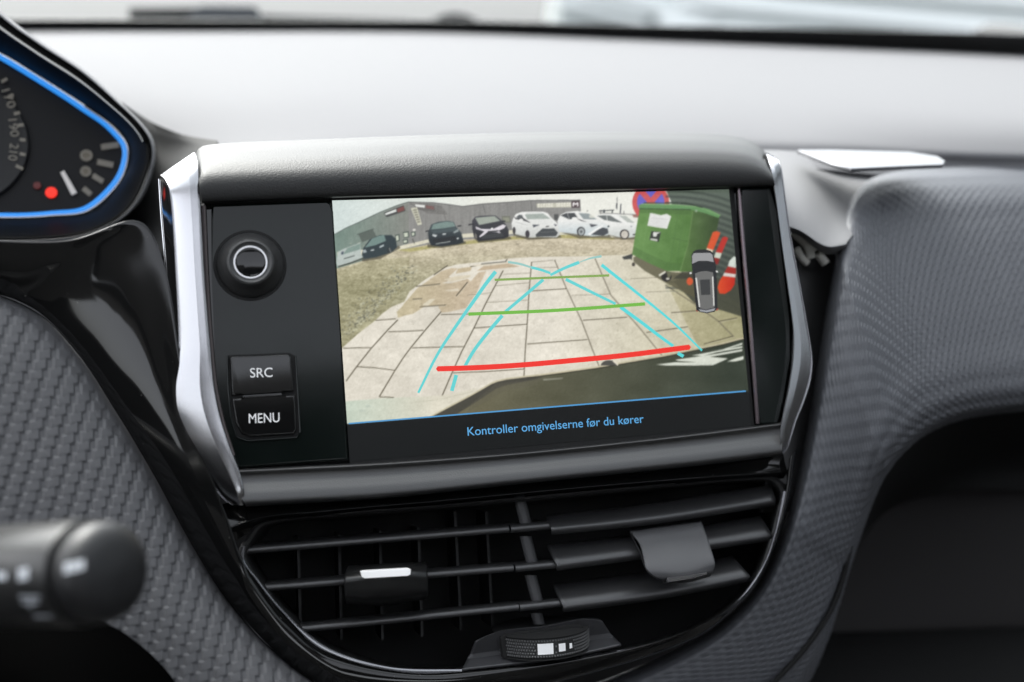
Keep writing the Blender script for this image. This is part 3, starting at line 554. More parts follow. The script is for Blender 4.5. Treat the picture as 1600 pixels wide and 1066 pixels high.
# white estate
fillp([(930, 337), (940, 335), (955, 333.8), (966, 335), (981, 341), (991, 348), (997, 353), (998, 369), (985, 371.5), (968, 371), (951, 367), (950, 353), (940, 346)], grad((242, 242, 238), (214, 218, 214), 'y', 348, 366)); fillp([(933, 337.5), (945, 336.6), (954, 337.3), (973, 348.6), (958, 346.6), (944, 344)], (112, 118, 116)); stroke([(948, 337), (949, 345)], 1, (220, 222, 218)); fillp([(967, 337.3), (978, 337.5), (992, 348.6), (981, 348)], (184, 190, 182)); disc(976, 366.4, 7.4, 7.6, (58, 56, 54)); disc(976.2, 366.7, 5.4, 5.9, (226, 218, 204)); disc(976.2, 366.7, 3.8, 4.2, (196, 190, 180), .6); fillp([(989, 366), (995, 365.5), (995, 367.6), (989, 368)], (70, 70, 70)); disc(951, 354, 1.6, 1.6, (70, 80, 84)); stroke([(985, 354), (988, 354.5)], 1.2, (120, 126, 130))
# name board on the hall, read in the mirror: cream plates with letter strokes, and a badge
fillp([(838, 318.6), (892, 316.4), (893, 324.4), (839.5, 325)], (196, 194, 176))
for k, x in enumerate((840.5, 845, 849, 853.2, 857, 861, 865.6, 869.5, 873, 877, 881, 885.5, 889.2)):
    if k == 6: continue
    yt = 318.8 - k * .13
    fillp([(x, yt), (x + 3.1, yt - .1), (x + 3.2, yt + 5.2), (x + .1, yt + 5.4)], (244, 242, 226), .95)
    for q in ([(x + .8, yt + 2.8), (x + 3.2, yt + 2.7)], [(x + 1.6, yt + 1.2), (x + 1.6, yt + 2)])[:1 + k % 2]: stroke(q, .8, (150, 146, 128), .8)
fillp([(893, 314.5), (906, 314), (906, 325), (893.5, 325.2)], (84, 70, 72)); stroke([(896, 323), (896, 317), (899.5, 320), (903, 317), (903, 323)], 2.0, (246, 242, 240)); fillp([(827, 321), (830, 321), (830, 323.5), (827, 323.5)], (60, 60, 60), 0)
# far side of the yard, flag pole, lamp posts, no stopping sign
stroke([(936, 330), (960, 328.6)], 1.4, (70, 74, 74)); stroke([(944, 328), (944, 333)], 3, (76, 82, 86)); stroke([(957, 328), (957, 333)], 2, (80, 84, 84)); stroke([(939, 328), (939, 335)], 1, (100, 100, 100)); stroke([(964.6, 308), (964.2, 328)], .9, (110, 112, 112)); stroke([(964, 318), (963.6, 326)], 2, (72, 76, 80)); stroke([(970.4, 319), (969.4, 334)], 1.6, (66, 70, 76)); stroke([(936, 333), (998, 336)], 1.5, (150, 150, 146)); stroke([(975, 330), (975, 336)], 1, (90, 90, 90)); stroke([(917, 330), (919, 330)], 1.5, (110, 110, 110))
fillp([(988, 336), (1002, 334), (1002, 341), (990, 340)], (150, 104, 92), .9)
disc(1017, 317, 29, 29, (214, 84, 82)); disc(1017, 316, 21.5, 21.5, (106, 98, 204)); stroke([(1003, 332), (1031, 300)], 9, (212, 86, 88)); stroke([(1031, 332), (1003, 300)], 9, (212, 86, 88))
# corrugated shed wall on the right
fillp([(1040, 296), (1175, 290), (1175, 500), (1150, 470), (1090, 430), (1060, 340)], grad((92, 104, 92), (66, 72, 66), 'y', 300, 470))
for k in range(17):
    y = 299 + k * 9.5; stroke([(1040, y - 1), (1070, y), (1100, y + 4 + k * .3), (1125, y + 10 + k * .5), (1145, y + 17 + k * .6), (1175, y + 30 + k)], 3.6, (56, 64, 58), .55); stroke([(1040, y + 4), (1070, y + 5), (1100, y + 9 + k * .3), (1125, y + 15 + k * .5), (1145, y + 22 + k * .6)], 1.6, (118, 132, 114), .3)
fillp([(1052, 440), (1090, 425), (1175, 452), (1175, 500), (1130, 486), (1085, 474)], (72, 74, 60), .95)
# green bin, its paper notes, castors and shadow
fillp([(985, 405), (1000, 398), (1045, 425), (1085, 428), (1095, 470), (1070, 458), (1040, 442), (1008, 424)], (92, 88, 62), .85); fillp([(972, 402), (988, 397), (990, 405), (975, 406)], (64, 66, 62))
fillp([(1000, 325), (1082, 328), (1085, 342), (1076, 384), (1064, 424), (1042, 424), (1015, 412), (988, 398), (993, 365)], grad((108, 152, 78), (84, 126, 56), 'x', 990, 1075), tex=noise(10, 10, 4, 41))
fillp([(1082, 328), (1124, 340), (1119, 366), (1107, 392), (1098, 424), (1062, 425), (1074, 386)], grad((84, 118, 56), (60, 82, 42), 'x', 1070, 1115), tex=noise(10, 10, 4, 42))
fillp([(998, 321), (1004, 318.5), (1030, 318.8), (1056, 319.8), (1089, 322.5), (1108, 327), (1126, 336.5), (1123, 341), (1100, 333), (1085, 329.5), (1078, 327), (999, 325.8)], (98, 148, 88)); stroke([(1002, 319.4), (1056, 320.4), (1090, 323.4), (1126, 337)], 1.3, (140, 180, 120), .8); stroke([(999, 326.4), (1080, 328)], 1.4, (58, 84, 44)); fillp([(999, 327), (1081, 329), (1080, 336), (998, 333)], (70, 104, 48), .45); fillp([(990, 385), (1015, 398), (1042, 410), (1066, 412), (1064, 424), (1042, 424), (1015, 412), (988, 398)], (72, 108, 50), .4)
for q in (1060, 1070): stroke([(q, 330), (q - 14, 422)], 1.2, (80, 120, 58), .5)
stroke([(1012, 330), (1004, 404)], 1, (122, 164, 94), .4); stroke([(1050, 372), (1074, 378)], 1.4, (70, 104, 50), .5); stroke([(1083, 330), (1075, 384), (1063, 424)], 1.6, (122, 160, 92), .5); stroke([(1006, 317.4), (1060, 317.6)], 1.2, (48, 68, 44)); disc(1088, 330, 2, 2, (170, 186, 170), .6); stroke([(1064, 317.6), (1075, 318.4), (1098, 325)], 1.4, (44, 60, 40))
fillp([(1016, 333), (1024, 334.6), (1033, 336.6), (1042, 334.5), (1049, 338.5), (1042.5, 358), (1026, 355.6), (1011.7, 353)], (226, 226, 222)); stroke([(1018, 341), (1044, 343)], .8, (190, 188, 190))
for k in range(4): stroke([(1017 - k * .8, 344.6 + k * 2.4), (1041 - k, 346.8 + k * 2.4)], .5, (186, 186, 188), .7)
fillp([(1018, 361.5), (1033, 363), (1029.5, 378.5), (1015, 375)], (52, 58, 50)); fillp([(1021, 363), (1033, 363.4), (1027, 366), (1026, 370), (1021, 370), (1020.5, 366)], (226, 226, 220)); fillp([(1017, 373), (1027, 374), (1027.5, 377.5), (1016, 375)], (214, 214, 206))
stroke([(988.6, 401), (989.4, 411)], 2.2, (206, 200, 178)); disc(990, 413.6, 2.6, 3, (66, 60, 50)); disc(1041.5, 433, 8, 7.4, (36, 34, 30)); stroke([(1030, 431), (1040, 425)], 3, (226, 222, 206)); disc(1043.6, 436, 3, 1.7, (214, 210, 196)); fillp([(1041, 424), (1049, 425), (1048, 433), (1044, 435)], (104, 104, 78))
fillp([(1052, 436), (1090, 436), (1098, 426), (1066, 425)], (58, 58, 44), .8)
# red and white warning posts
fillp([(1114, 363), (1120, 361.5), (1126, 364), (1114.5, 391.5), (1104.5, 388)], (226, 84, 40)); fillp([(1129, 371), (1134, 370), (1138, 372.5), (1128, 396), (1118.5, 394.5)], (196, 48, 38)); fillp([(1104.5, 388), (1114.5, 391.5), (1112, 397), (1103, 394)], (226, 214, 186)); fillp([(1118.5, 394.5), (1128, 396), (1125, 404.5), (1116, 402.5)], (208, 214, 196)); fillp([(1116, 402.5), (1125, 404.5), (1122, 414), (1114.5, 412)], (142, 40, 34))
fillp([(1140, 408), (1147, 401), (1150, 402), (1150, 419), (1137.5, 416.5)], (214, 222, 212)); fillp([(1137.5, 416.5), (1150, 419), (1150, 429), (1132, 426.6)], (172, 44, 34)); fillp([(1132, 426.6), (1150, 429), (1149, 434), (1129.5, 431.6)], (222, 214, 206)); fillp([(1129.5, 431.6), (1149, 434), (1148, 445), (1142, 454), (1133, 459.5), (1124.5, 459), (1121.5, 450), (1124, 440)], grad((232, 78, 36), (206, 44, 26), 'x', 1122, 1146)); disc(1078, 440, 5, 6, (222, 88, 44)); fillp([(1140, 404), (1128, 436), (1133, 424)], (140, 140, 120), .3)
# rear bumper of the own car across the bottom
fillp([(512, 632), (545, 627), (600, 622.5), (690, 618.5), (720, 613), (748, 606), (700, 645), (672, 653), (545, 664), (512, 668)], grad((204, 216, 198), (226, 220, 200), 'x', 545, 680), tex=noise(16, 9, 2.5, 51))
stroke([(640, 630), (690, 624), (740, 612)], .9, (190, 186, 166), .7); disc(575, 635, 4, 2, (178, 190, 178), .5); disc(566, 642, 6, 2, (182, 192, 180), .4)
EDGE = [(668, 657), (675.6, 651), (700, 638), (736, 619), (757, 607), (768, 600.5), (777, 597), (792, 593.5), (824, 589.5), (850, 586.5), (880, 582.5), (930, 575.5), (980, 567), (1036, 557.5), (1087, 547), (1130, 538), (1155, 531.5), (1175, 527)]
fillp(EDGE + [(1175, 640), (660, 668)], grad((116, 110, 84), (58, 66, 54), 'x', 700, 1140), tex=noise(30, 16, 3, 52) + noise(1.5, 1.5, 1.5, 53))
fillp(EDGE[:9] + [(850, 590), (824, 596), (792, 602), (775, 608), (745, 628), (700, 656)], (72, 70, 62), .9); fillp([(775, 600), (850, 592), (830, 604), (790, 610), (730, 645), (735, 632)], (100, 96, 80), .35)
stroke([(x, y - 1.2) for x, y in EDGE], 2.4, (206, 196, 164), .95); stroke([(x, y + 1.2) for x, y in EDGE[8:]], 1.3, (48, 46, 36), .8); fillp([(848, 592.6), (880, 590.6), (880, 592.2), (850, 595)], (168, 168, 154), .7)
disc(952, 571.6, 13, 8.5, (82, 82, 76), 1, np.pi, 2 * np.pi); stroke([(958, 564), (966, 571)], 2, (240, 232, 210))
wh = (222, 226, 212)
for q in ([(1025, 570), (1056, 566.4), (1090, 566.6), (1118, 569.4), (1114, 571), (1080, 571.6), (1040, 571.4)], [(1055, 562.6), (1085, 558.4), (1120, 553), (1160, 546), (1160, 549), (1110, 558), (1138, 560.5), (1118, 569.4), (1088, 566.4), (1060, 564.4)], [(1080, 556), (1105, 551.4), (1160, 541), (1160, 544), (1120, 551), (1098, 556.6)], [(1103, 549), (1130, 546), (1160, 536), (1160, 539), (1135, 546)], [(1136, 565.5), (1150, 560), (1162, 557), (1162, 562), (1150, 565)]):
    fillp(q, wh)
# caption bar
fillp([(512, 665), (545, 662.6), (850, 637.6), (1175, 611.4), (1175, 730), (512, 730)], (24, 26, 27))
# the reversing camera's own lens softness and a trace of pixel rows
k3 = np.array([.25, .5, .25])
for _ in range(3):
    for ax in (0, 1):
        cv = np.apply_along_axis(lambda v: np.convolve(np.pad(v, 1, 'edge'), k3, 'valid'), ax, cv)
cv = cv + (noise(1.0, 1.0, 2.5, 78) + noise(3, 2.4, 3.0, 79) + noise(60, 40, 3.0, 80))[..., None] * np.clip((cv.mean(-1, keepdims=True) - 60) / 120, 0, 1)
g_ = cv.mean(-1, keepdims=True); cv = (g_ + (cv - g_) * .92) * .975
cv = np.clip(cv * 1.0 + noise(1.2, 1.2, 2.0, 77)[..., None], 0, 255)
# sheet of picture cells on the display plane
NX, NY = 440, 262
cor = [(519, 313.5), (1139, 296), (1175, 665), (546.5, 722)]
cs_ = at(np.array([(x, y, .12) for x, y in cor]))
u = np.linspace(0, 1, NX)[None, :, None]; v_ = np.linspace(0, 1, NY)[:, None, None]
G = (cs_[0] * (1 - u) + cs_[1] * u) * (1 - v_) + (cs_[3] * (1 - u) + cs_[2] * u) * v_
pc = (G - CS) @ RV.T; px = 800 - F_PX * pc[..., 0] / pc[..., 2]; py = 533 + F_PX * pc[..., 1] / pc[..., 2]
ix = np.clip((px - X0) * SC, 0, CW - 1.01); iy = np.clip((py - Y0) * SC, 0, CH - 1.01); i0 = ix.astype(int); j0 = iy.astype(int); fx = (ix - i0)[..., None]; fy = (iy - j0)[..., None]
colr = (cv[j0, i0] * (1 - fx) + cv[j0, i0 + 1] * fx) * (1 - fy) + (cv[j0 + 1, i0] * (1 - fx) + cv[j0 + 1, i0 + 1] * fx) * fy
DM = bpy.data.materials.new('display_emission'); DM.use_nodes = True
_n = DM.node_tree.nodes; _b = _n['Principled BSDF']; _a = _n.new('ShaderNodeVertexColor'); _a.layer_name = 'picture'
_b.inputs['Base Color'].default_value = (.006, .006, .006, 1); _b.inputs['Roughness'].default_value = .18; _b.inputs['Specular IOR Level'].default_value = .2
DM.node_tree.links.new(_a.outputs[0], _b.inputs['Emission Color']); _b.inputs['Emission Strength'].default_value = EM
disp = prism('display', [(516, 300), (1146, 288), (1181, 690), (548, 740)], 0, 2, VOID, tsu)
pic = mesh('camera_picture', G.reshape(-1, 3), gridfaces(NY, NX)[:, ::-1], DM, disp, smooth=False)
ca = pic.data.color_attributes.new('picture', 'FLOAT_COLOR', 'POINT')
ca.data.foreach_set('color', np.c_[lin(colr.reshape(-1, 3)), np.ones(NX * NY)].ravel())
pic['label'] = 'reversing camera view of slabs, green bin and parked cars'
AQ = emis('overlay_aqua', (96, 208, 208)); AQ2 = emis('overlay_aqua_bright', (86, 214, 216)); GR = emis('overlay_green', (112, 182, 62)); GR2 = emis('overlay_green_far', (130, 165, 78)); RD = emis('overlay_red', (238, 44, 30)); BL = emis('overlay_blue', (74, 150, 205)); BT_ = emis('caption_blue', (92, 172, 228))
AQ3 = emis('overlay_aqua_pale', (150, 198, 192))
for pts, wd, mt, tp in (([(774.5, 424.5), (762, 440), (740, 471), (713, 509), (686.5, 549), (653.5, 614)], 4.2, AQ, 1.7), ([(849, 437), (828.5, 454.5), (789.5, 487.5)], 5.5, AQ, 1.1), ([(785, 493), (762, 520), (740, 549), (724, 577)], 6, AQ, 1.1), ([(713, 586), (706, 611)], 6.8, AQ, 1),
                        ([(860, 430), (880, 420), (905, 410)], 6, AQ, .8), ([(905, 410), (922, 404), (940, 400.5)], 4.6, AQ3, .3), ([(794, 409.5), (812, 412.5), (832, 418.5)], 3.6, AQ3, 1.2), ([(830, 418), (846, 422), (860, 427)], 4.6, AQ, 1.1),
                        ([(884, 436.5), (920, 454.5), (962, 475)], 4.8, AQ, 1.2), ([(969.5, 480), (1002.5, 504), (1030, 525), (1052, 541)], 5.4, AQ2, 1.2), ([(1059, 552), (1068, 557)], 6, AQ2, 1), ([(940, 414), (950, 422), (1010, 469.5), (1055, 507), (1097, 548)], 3.2, AQ2, 1.9)):
    ribbon('steering_line', pts, wd * .85, .16, mt, disp, taper=tp)
ribbon('distance_line', [(773, 437.5), (860, 434), (952, 430.5)], 3.6, .19, GR2, disp)
ribbon('distance_line', [(732, 491), (870, 485), (1008, 475)], 5.2, .19, GR, disp)
ribbon('distance_line', [(684, 576.5), (740, 574.8), (821, 570), (899, 563), (980, 555), (1077, 542.6)], 8.2, .22, RD, disp, n=60, ends=True)
ribbon('caption_line', [(545, 662), (850, 637), (1165.5, 611.2)], 2.2, .16, BL, disp)
text('caption', 'Kontroller omgivelserne før du kører', (731, 681), (1006, 660.5), .16, BT_, disp)
# little plan view of the own car
ico = lambda *pts: [(1060 + x / 7.61, 370 + y / 7.61) for x, y in pts]
DK = emis('icon_black', (24, 25, 27)); G1 = emis('icon_bonnet', (150, 150, 152)); G2 = emis('icon_roof', (104, 104, 102)); G3 = emis('icon_glass_roof', (52, 53, 53)); G4 = emis('icon_rail', (206, 206, 202)); G5 = emis('icon_tail', (152, 154, 158)); RT = emis('icon_tail_lamp', (150, 50, 40))
icon = prism('car_symbol', ico((180, 175), (210, 158), (250, 152), (330, 152), (385, 168), (412, 200), (425, 260), (445, 330), (452, 420), (460, 600), (465, 850), (430, 892), (340, 912), (260, 897), (215, 872), (195, 700), (178, 520), (160, 340), (156, 220)), .21, .05, DK, disp)
def flat(name, poly, z, m_): return prism(name, ico(*poly), z, .03, m_, icon)
flat('symbol_bonnet', [(185, 195), (375, 192), (405, 215), (420, 302), (340, 286), (240, 288), (166, 322), (164, 230)], .25, G1)
flat('symbol_roof', [(198, 438), (260, 415), (330, 408), (412, 425), (420, 500), (432, 840), (330, 868), (252, 850), (205, 500)], .25, G2)
flat('symbol_glass', [(256, 512), (375, 506), (382, 690), (272, 695)], .29, G3)
for q in ([(202, 488), (220, 488), (260, 830), (244, 838)], [(400, 474), (415, 474), (430, 818), (416, 824)]): flat('symbol_rail', q, .29, G4)
flat('symbol_tail', [(242, 862), (330, 876), (440, 850), (425, 880), (340, 900), (262, 888)], .29, G5)
for q in ([(208, 868), (225, 880), (238, 892), (215, 888)], [(448, 868), (468, 850), (478, 858), (455, 884)]): flat('symbol_lamp', q, .25, RT)
for q in ([(130, 430), (152, 418), (160, 440), (140, 446)], [(446, 402), (470, 408), (474, 424), (448, 424)]): flat('symbol_mirror', q, .25, G4)

# ------------------------------------------------------------------ centre air vent
vent = thing('centre_air_vent', (0, -120, -20), 'black centre air vent below the touchscreen with slats in two halves and a thumbwheel', 'air vent')
LIP = [(392, 836), (381, 854), (378, 872), (401, 908), (441, 957), (502, 1010), (600, 1044), (700, 1049), (900, 1029), (1050, 999), (1141, 953), (1193, 886), (1222, 790), (1226, 768), (1216, 753), (1195, 747), (1100, 753), (1000, 763), (820, 781), (600, 799), (440, 812), (405, 821), (392, 836)]
lp = rs(LIP, 200, True, np.linspace(0, 1, len(LIP)))
mid = np.array([810, 905.0])
loop = lambda s, d: np.c_[mid + (lp - mid) * s, np.full(200, d)]
patch('housing', [loop(1.012, -9), loop(1.0, -7.4), loop(.985, -8.2), loop(.975, -14), loop(.96, -30), loop(.95, -52)], SOFT, vent, 220, 30, smooth_v=False)
prism('back_wall', [tuple(p) for p in (mid + (lp - mid) * 1.0)[:-1:4]], -52, 2, VOID, vent)
LIPM = mat('lip_gloss', (.22, .22, .235), .2, metal=.85, coat=.5)
tube('lip', [(x, y, -6.6) for x, y in LIP[1:14]], .85, LIPM, vent, 200, 10)
def blade(p0, p1, chord, th, name='slat', m_=SLAT, tilt=0.0):
    a = at(np.array(p0, float)); b = at(np.array(p1, float)); ex = (b - a) / np.linalg.norm(b - a)
    v = (a + b) / 2 - CS; v -= ex * (v @ ex); v /= np.linalg.norm(v); up = np.cross(v, ex); up *= np.sign(up[1])
    back = v * math.cos(tilt) + up * math.sin(tilt); nn = np.cross(back, ex); nn *= np.sign(nn[1])
    prof = [(chord, .25), (chord * .5, .75), (3, 1.0), (1.2, .92), (.35, .6), (0, 0), (.35, -.6), (1.2, -.92), (3, -1), (chord * .5, -.75), (chord, -.25)]
    n = 14; k = len(prof)
    V = np.array([a + (b - a) * t + back * x + nn * y * th / 2 for t in np.linspace(0, 1, n) for x, y in prof])
    F = gridfaces(n, k, True).tolist() + [list(range(k)), list(range(n * k - 1, n * k - k - 1, -1))]
    o = mesh(name, V, F, m_, vent, sharp=50)
    bm = bmesh.new(); bm.from_mesh(o.data); bmesh.ops.recalc_face_normals(bm, faces=bm.faces); bm.to_mesh(o.data); bm.free()
    return o
for p0, p1 in (((384, 861, -11), (796, 827.5, -9)), ((412, 919.5, -11), (803, 888.5, -9)), ((468, 984, -11), (811, 949.5, -9))): blade(p0, p1, 17, 2.9, tilt=.14)
for p0, p1 in (((799, 827.5, -8.6), (862, 822, -8.6)), ((806, 889, -8.6), (869, 883, -8.6)), ((813, 950, -8.6), (878, 943, -8.6))): blade(p0, p1, 20, 3.0, 'slat_bridge', SLAT, tilt=.12)
def wide(bot, top, name='slat'):
    b = rs(np.array(bot, float), 40); t = rs(np.array(top, float), 40)
    rows = [b + [0, -3, -10], b + [0, 3, -2.4], b + [0, 2.0, -.4], b + [0, -1.5, .9], b + [0, -6, 1.2]]
    for s in (.2, .4, .6, .8, 1):
        q = b * (1 - s) + t * s + [0, -6 * (1 - s), 1.2 * (1 - s) ** 2]; q[:, 2] += (b - t)[:, 2] * (s - s ** 2.3); rows.append(q)
    return patch(name, rows, SLAT, vent, 50, 40, thick=1, sharp=60)
wide([(862, 833, -8), (1000, 819, -8), (1212, 787, -8.5)], [(853, 806, -17), (1000, 789, -17), (1205, 757, -18)])
wide([(870, 889, -8), (1010, 870, -8), (1207, 842, -8.5)], [(855, 851, -19), (1010, 833, -19), (1188, 806, -20)])
wide([(880, 954, -8), (1020, 935, -8), (1172, 906, -8.5)], [(864, 913, -20), (1010, 893, -20), (1144, 868, -21)])
for a_, b_ in (((812, 780, -13), (823, 824, -12.6)), ((821, 838, -13), (833, 885, -12.6)), ((829, 899, -13), (841, 945, -12.6)), ((838, 958, -14), (843, 976, -14))):
    p = np.array(a_, float); q = np.array(b_, float)
    patch('divider_post', [[p + [-9.5, 0, -8], q + [-9.5, 0, -8]], [p + [-9, 0, -.8], q + [-9, 0, -.8]], [p + [-4, 0, .3], q + [-4, 0, .3]], [p + [4, 0, .3], q + [4, 0, .3]], [p + [9, 0, -.8], q + [9, 0, -.8]], [p + [9.5, 0, -8], q + [9.5, 0, -8]]], mat('divider_plastic', (.05, .05, .052), .5, grain=.3), vent, 8, 20, smooth_v=False)
VANE = mat('vane_plastic', .006, .5)
for a_, b_ in (((466, 842, -30), (470, 990, -30)), ((530, 836, -30), (534, 1000, -30)), ((594, 830, -30), (598, 1000, -30)), ((654, 826, -30), (660, 995, -30)), ((711, 800, -30), (721, 985, -30)), ((760, 800, -30), (770, 980, -30))):
    v0 = at(np.array(a_, float)); v1 = at(np.array(b_, float)); o_ = np.array([.5, 0, 0]); bk = np.array([0, 0, -18.0])
    c8 = [v0 - o_, v0 + o_, v1 + o_, v1 - o_]; mesh('vane', c8 + [p + bk for p in c8], [[0, 1, 2, 3], [7, 6, 5, 4], [1, 5, 6, 2], [0, 3, 7, 4], [0, 4, 5, 1], [3, 2, 6, 7]], VANE, vent, smooth=False)
# left tab: nose seen from slightly above
TB = mat('tab_black', (.012, .012, .012), .3, grain=.2)
lt = patch('adjuster_tab', [[(544, 884, -9), (580, 882, -9), (640, 879, -9), (664, 878, -9)], [(540, 893, -1), (565, 889, 1), (640, 884, 1), (668, 886, -1)], [(538, 902, 3), (562, 899, 5.4), (643, 893, 5.4), (668, 895, 3)],
                            [(538, 915, 3.4), (562, 912, 6), (643, 906, 6), (669, 908, 3.4)], [(539, 934, 1), (563, 936, 3), (643, 930, 3), (669, 927, 1)], [(542, 944, -10), (566, 947, -10), (642, 941, -10), (666, 936, -10)]], TB, vent, 40, 40, thick=1)
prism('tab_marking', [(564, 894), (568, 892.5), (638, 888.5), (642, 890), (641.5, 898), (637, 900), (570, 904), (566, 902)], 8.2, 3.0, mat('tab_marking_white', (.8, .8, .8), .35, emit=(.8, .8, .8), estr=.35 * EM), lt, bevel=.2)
rt = patch('adjuster_tab', [[(980, 828, -18), (1040, 820, -18), (1096, 813, -18)], [(988, 833, -7), (1042, 825.5, -7), (1097, 818, -7)], [(1000, 850, -2.4), (1050, 842, -2), (1104, 836, -2.4)], [(1006, 872, 2), (1056, 866, 2.6), (1111, 858, 2)],
                            [(1010, 888, 4.6), (1062, 885, 5.2), (1116, 874, 4.6)], [(1020, 899, 5), (1072, 897, 6), (1117, 885, 5)], [(1034, 907, 3.4), (1075, 906, 4.4), (1112, 897, 3.4)], [(1036, 911, -5), (1076, 910, -5), (1110, 901, -5)]], TABM, vent, 40, 50, thick=1)
patch('tab_skirt', [[(981, 826, -18), (1001, 872, -10), (1014, 897, -6), (1034, 909, -4)], [(984, 829, -10), (1005, 872, 1), (1012, 892, 4), (1022, 900, 4.6)]], TABM, rt, 30, 6)
prism('tab_marking', [(1042, 902), (1075, 899.5), (1105, 893), (1105.5, 898), (1080, 904.5), (1044, 911)], 6.2, 1.5, SILVER, rt, bevel=.25)
# thumbwheel in its plinth
PL = mat('plinth_plastic', (.045, .045, .048), .42, grain=.3)
patch('plinth', [[(752, 999, -16), (775, 989, -16), (850, 977, -16), (918, 965.5, -16), (934, 966, -16)], [(745, 1002, -6.6), (768, 990, -6), (850, 979, -6), (920, 967.5, -6), (940, 970, -6.6)],
                 [(736, 1022, -10), (768, 1018, -10), (850, 1006, -10), (920, 994, -10), (953, 989, -10)], [(730, 1030, -10), (768, 1025, -10), (850, 1013, -10), (920, 1001, -10), (960, 996, -10)], [(722, 1045, -3.4), (768, 1040, -3.4), (850, 1030, -3.4), (920, 1018, -3.4), (970, 1006, -3.4)]], PL, vent, 40, 40, smooth_v=False, thick=1)
prism('wheel_slot', [(782, 996), (790, 991), (900, 975), (911, 978), (914, 1006), (908, 1013), (800, 1030), (786, 1028)], -5.6, 3, VOID, vent, bevel=.3)
wc = at(np.array([846, 996., -14.0])); wax = np.array([.02, .99, .06]); wax /= np.linalg.norm(wax); WR = 17.4; hh = 3.9
wheel = revolve('thumbwheel', wc, wax, [(14, hh + .1), (18, hh), (WR - .5, hh - .25), (WR, hh - .9), (WR, -hh + .9), (WR - .5, -hh + .25), (18, -hh), (14, -hh)], RUBBER, vent, 128, sharp=30, ref=(1, 0, 0))
e1 = np.cross((1, 0, 0), wax); e1 /= np.linalg.norm(e1); e2 = np.cross(wax, e1)
def cyl(a, h, r): return wc + wax * h + r * (math.cos(a) * ez_ + math.sin(a) * ex_)
ez_ = np.array([0, 0, 1.0]) - wax * wax[2]; ez_ /= np.linalg.norm(ez_); ex_ = np.cross(wax, ez_); ex_ *= np.sign(ex_[0])
marks = ((-.35, -.03, 2.35), (.085, .235, 1.7), (.335, .40, 1.1))
V, F = [], []
for r_ in range(6):
    h = -2.75 + r_ * 1.1
    for k in range(-24, 25):
        a = k * .058 + (.029 if r_ % 2 else 0)
        if any(m0 - .05 < a < m1 + .05 and abs(h) < 2.6 for m0, m1, _ in marks) : continue
        b = len(V); da, dh = .021, .4
        V += [cyl(a - da, h - dh, WR - .02), cyl(a + da, h - dh, WR - .02), cyl(a + da, h + dh, WR - .02), cyl(a - da, h + dh, WR - .02), cyl(a, h, WR + .5)]
        F += [[b, b + 1, b + 4], [b + 1, b + 2, b + 4], [b + 2, b + 3, b + 4], [b + 3, b, b + 4]]
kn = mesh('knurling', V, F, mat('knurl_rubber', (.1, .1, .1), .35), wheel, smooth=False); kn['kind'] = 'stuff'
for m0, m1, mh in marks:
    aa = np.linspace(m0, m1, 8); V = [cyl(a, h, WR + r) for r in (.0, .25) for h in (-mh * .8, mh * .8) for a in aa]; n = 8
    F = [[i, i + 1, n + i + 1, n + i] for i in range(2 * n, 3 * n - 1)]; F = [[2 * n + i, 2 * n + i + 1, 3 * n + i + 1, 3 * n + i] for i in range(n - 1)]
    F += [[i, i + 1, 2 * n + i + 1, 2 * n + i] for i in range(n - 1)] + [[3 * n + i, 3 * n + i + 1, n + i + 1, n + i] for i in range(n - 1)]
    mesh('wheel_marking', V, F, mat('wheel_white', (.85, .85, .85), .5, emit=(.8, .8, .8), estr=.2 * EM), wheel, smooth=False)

# ------------------------------------------------------------------ instrument cluster
ic = thing('instrument_cluster', (-200, 40, -100), 'instrument cluster behind the wheel with glowing blue rim, speed dial and red lamp', 'instrument cluster')
SIL = [(-80, -62), (0, 17), (60, 62), (130, 108), (185, 157), (222, 193), (241, 224), (240, 264), (218, 318), (172, 356), (95, 379), (-80, 384)]
INN = [(-80, 46), (0, 83), (60, 119), (130, 163), (178, 197), (202, 231), (197, 267), (168, 310), (138, 333), (82, 341), (-80, 343)]
nC = 120
so_ = rs(SIL, nC, True, np.linspace(0, 1, 12)); si_ = rs(INN, nC, True, np.linspace(0, 1, 11))
so_ = np.r_[ext(so_, (-430, -190), 40), np.linspace(so_[-1], (-430, 388), 30)]; si_ = np.r_[ext(si_, (-430, -60), 40), np.linspace(si_[-1], (-430, 345), 30)]; nC = len(so_)
mk = lambda s, d: np.c_[so_ * (1 - s) + si_ * s, np.full(nC, d)]
patch('hood_shell', [mk(.14, -190), mk(.05, -150), mk(0, -110), mk(.015, -92), mk(.06, -84), mk(.12, -83)], DASH, ic, 180, 40)
patch('hood_rim', [r[:102] for r in (mk(.07, -88), mk(.1, -87), mk(.42, -80), mk(.45, -81), mk(.47, -90))], GLOSS_CLEAN, ic, 140, 24, smooth_v=False)
patch('gloss_bezel', [mk(.2, -86), mk(.3, -86), mk(.5, -92), mk(.75, -100), mk(.9, -105), mk(1.0, -108)], mat('bezel_black', .003, .5, spec=.15), ic, 180, 40)
RING = [(-430, -50), (-250, -4), (-80, 50), (0, 89), (60, 125), (128, 169), (173, 202), (195, 231), (191, 264), (162, 305), (134, 326), (80, 334), (-80, 336), (-430, 338)]
prism('dial_face', RING, -112, 3, mat('dial_black', (.004, .004, .005), .4, spec=.2), ic)
tube('light_rim', [(x, y, -108.5) for x, y in RING], 1.15, mat('blue_glow', (.02, .1, .3), .3, emit=tuple(lin((44, 138, 226))), estr=1.0 * EM), ic, 200, 10)
tube('rim_trim', [(x + (4 if x > 100 else 0), y + (3.5 if y > 240 else -3), -107.6) for x, y in RING[5:-1]], .5, SILVER, ic, 150, 8)
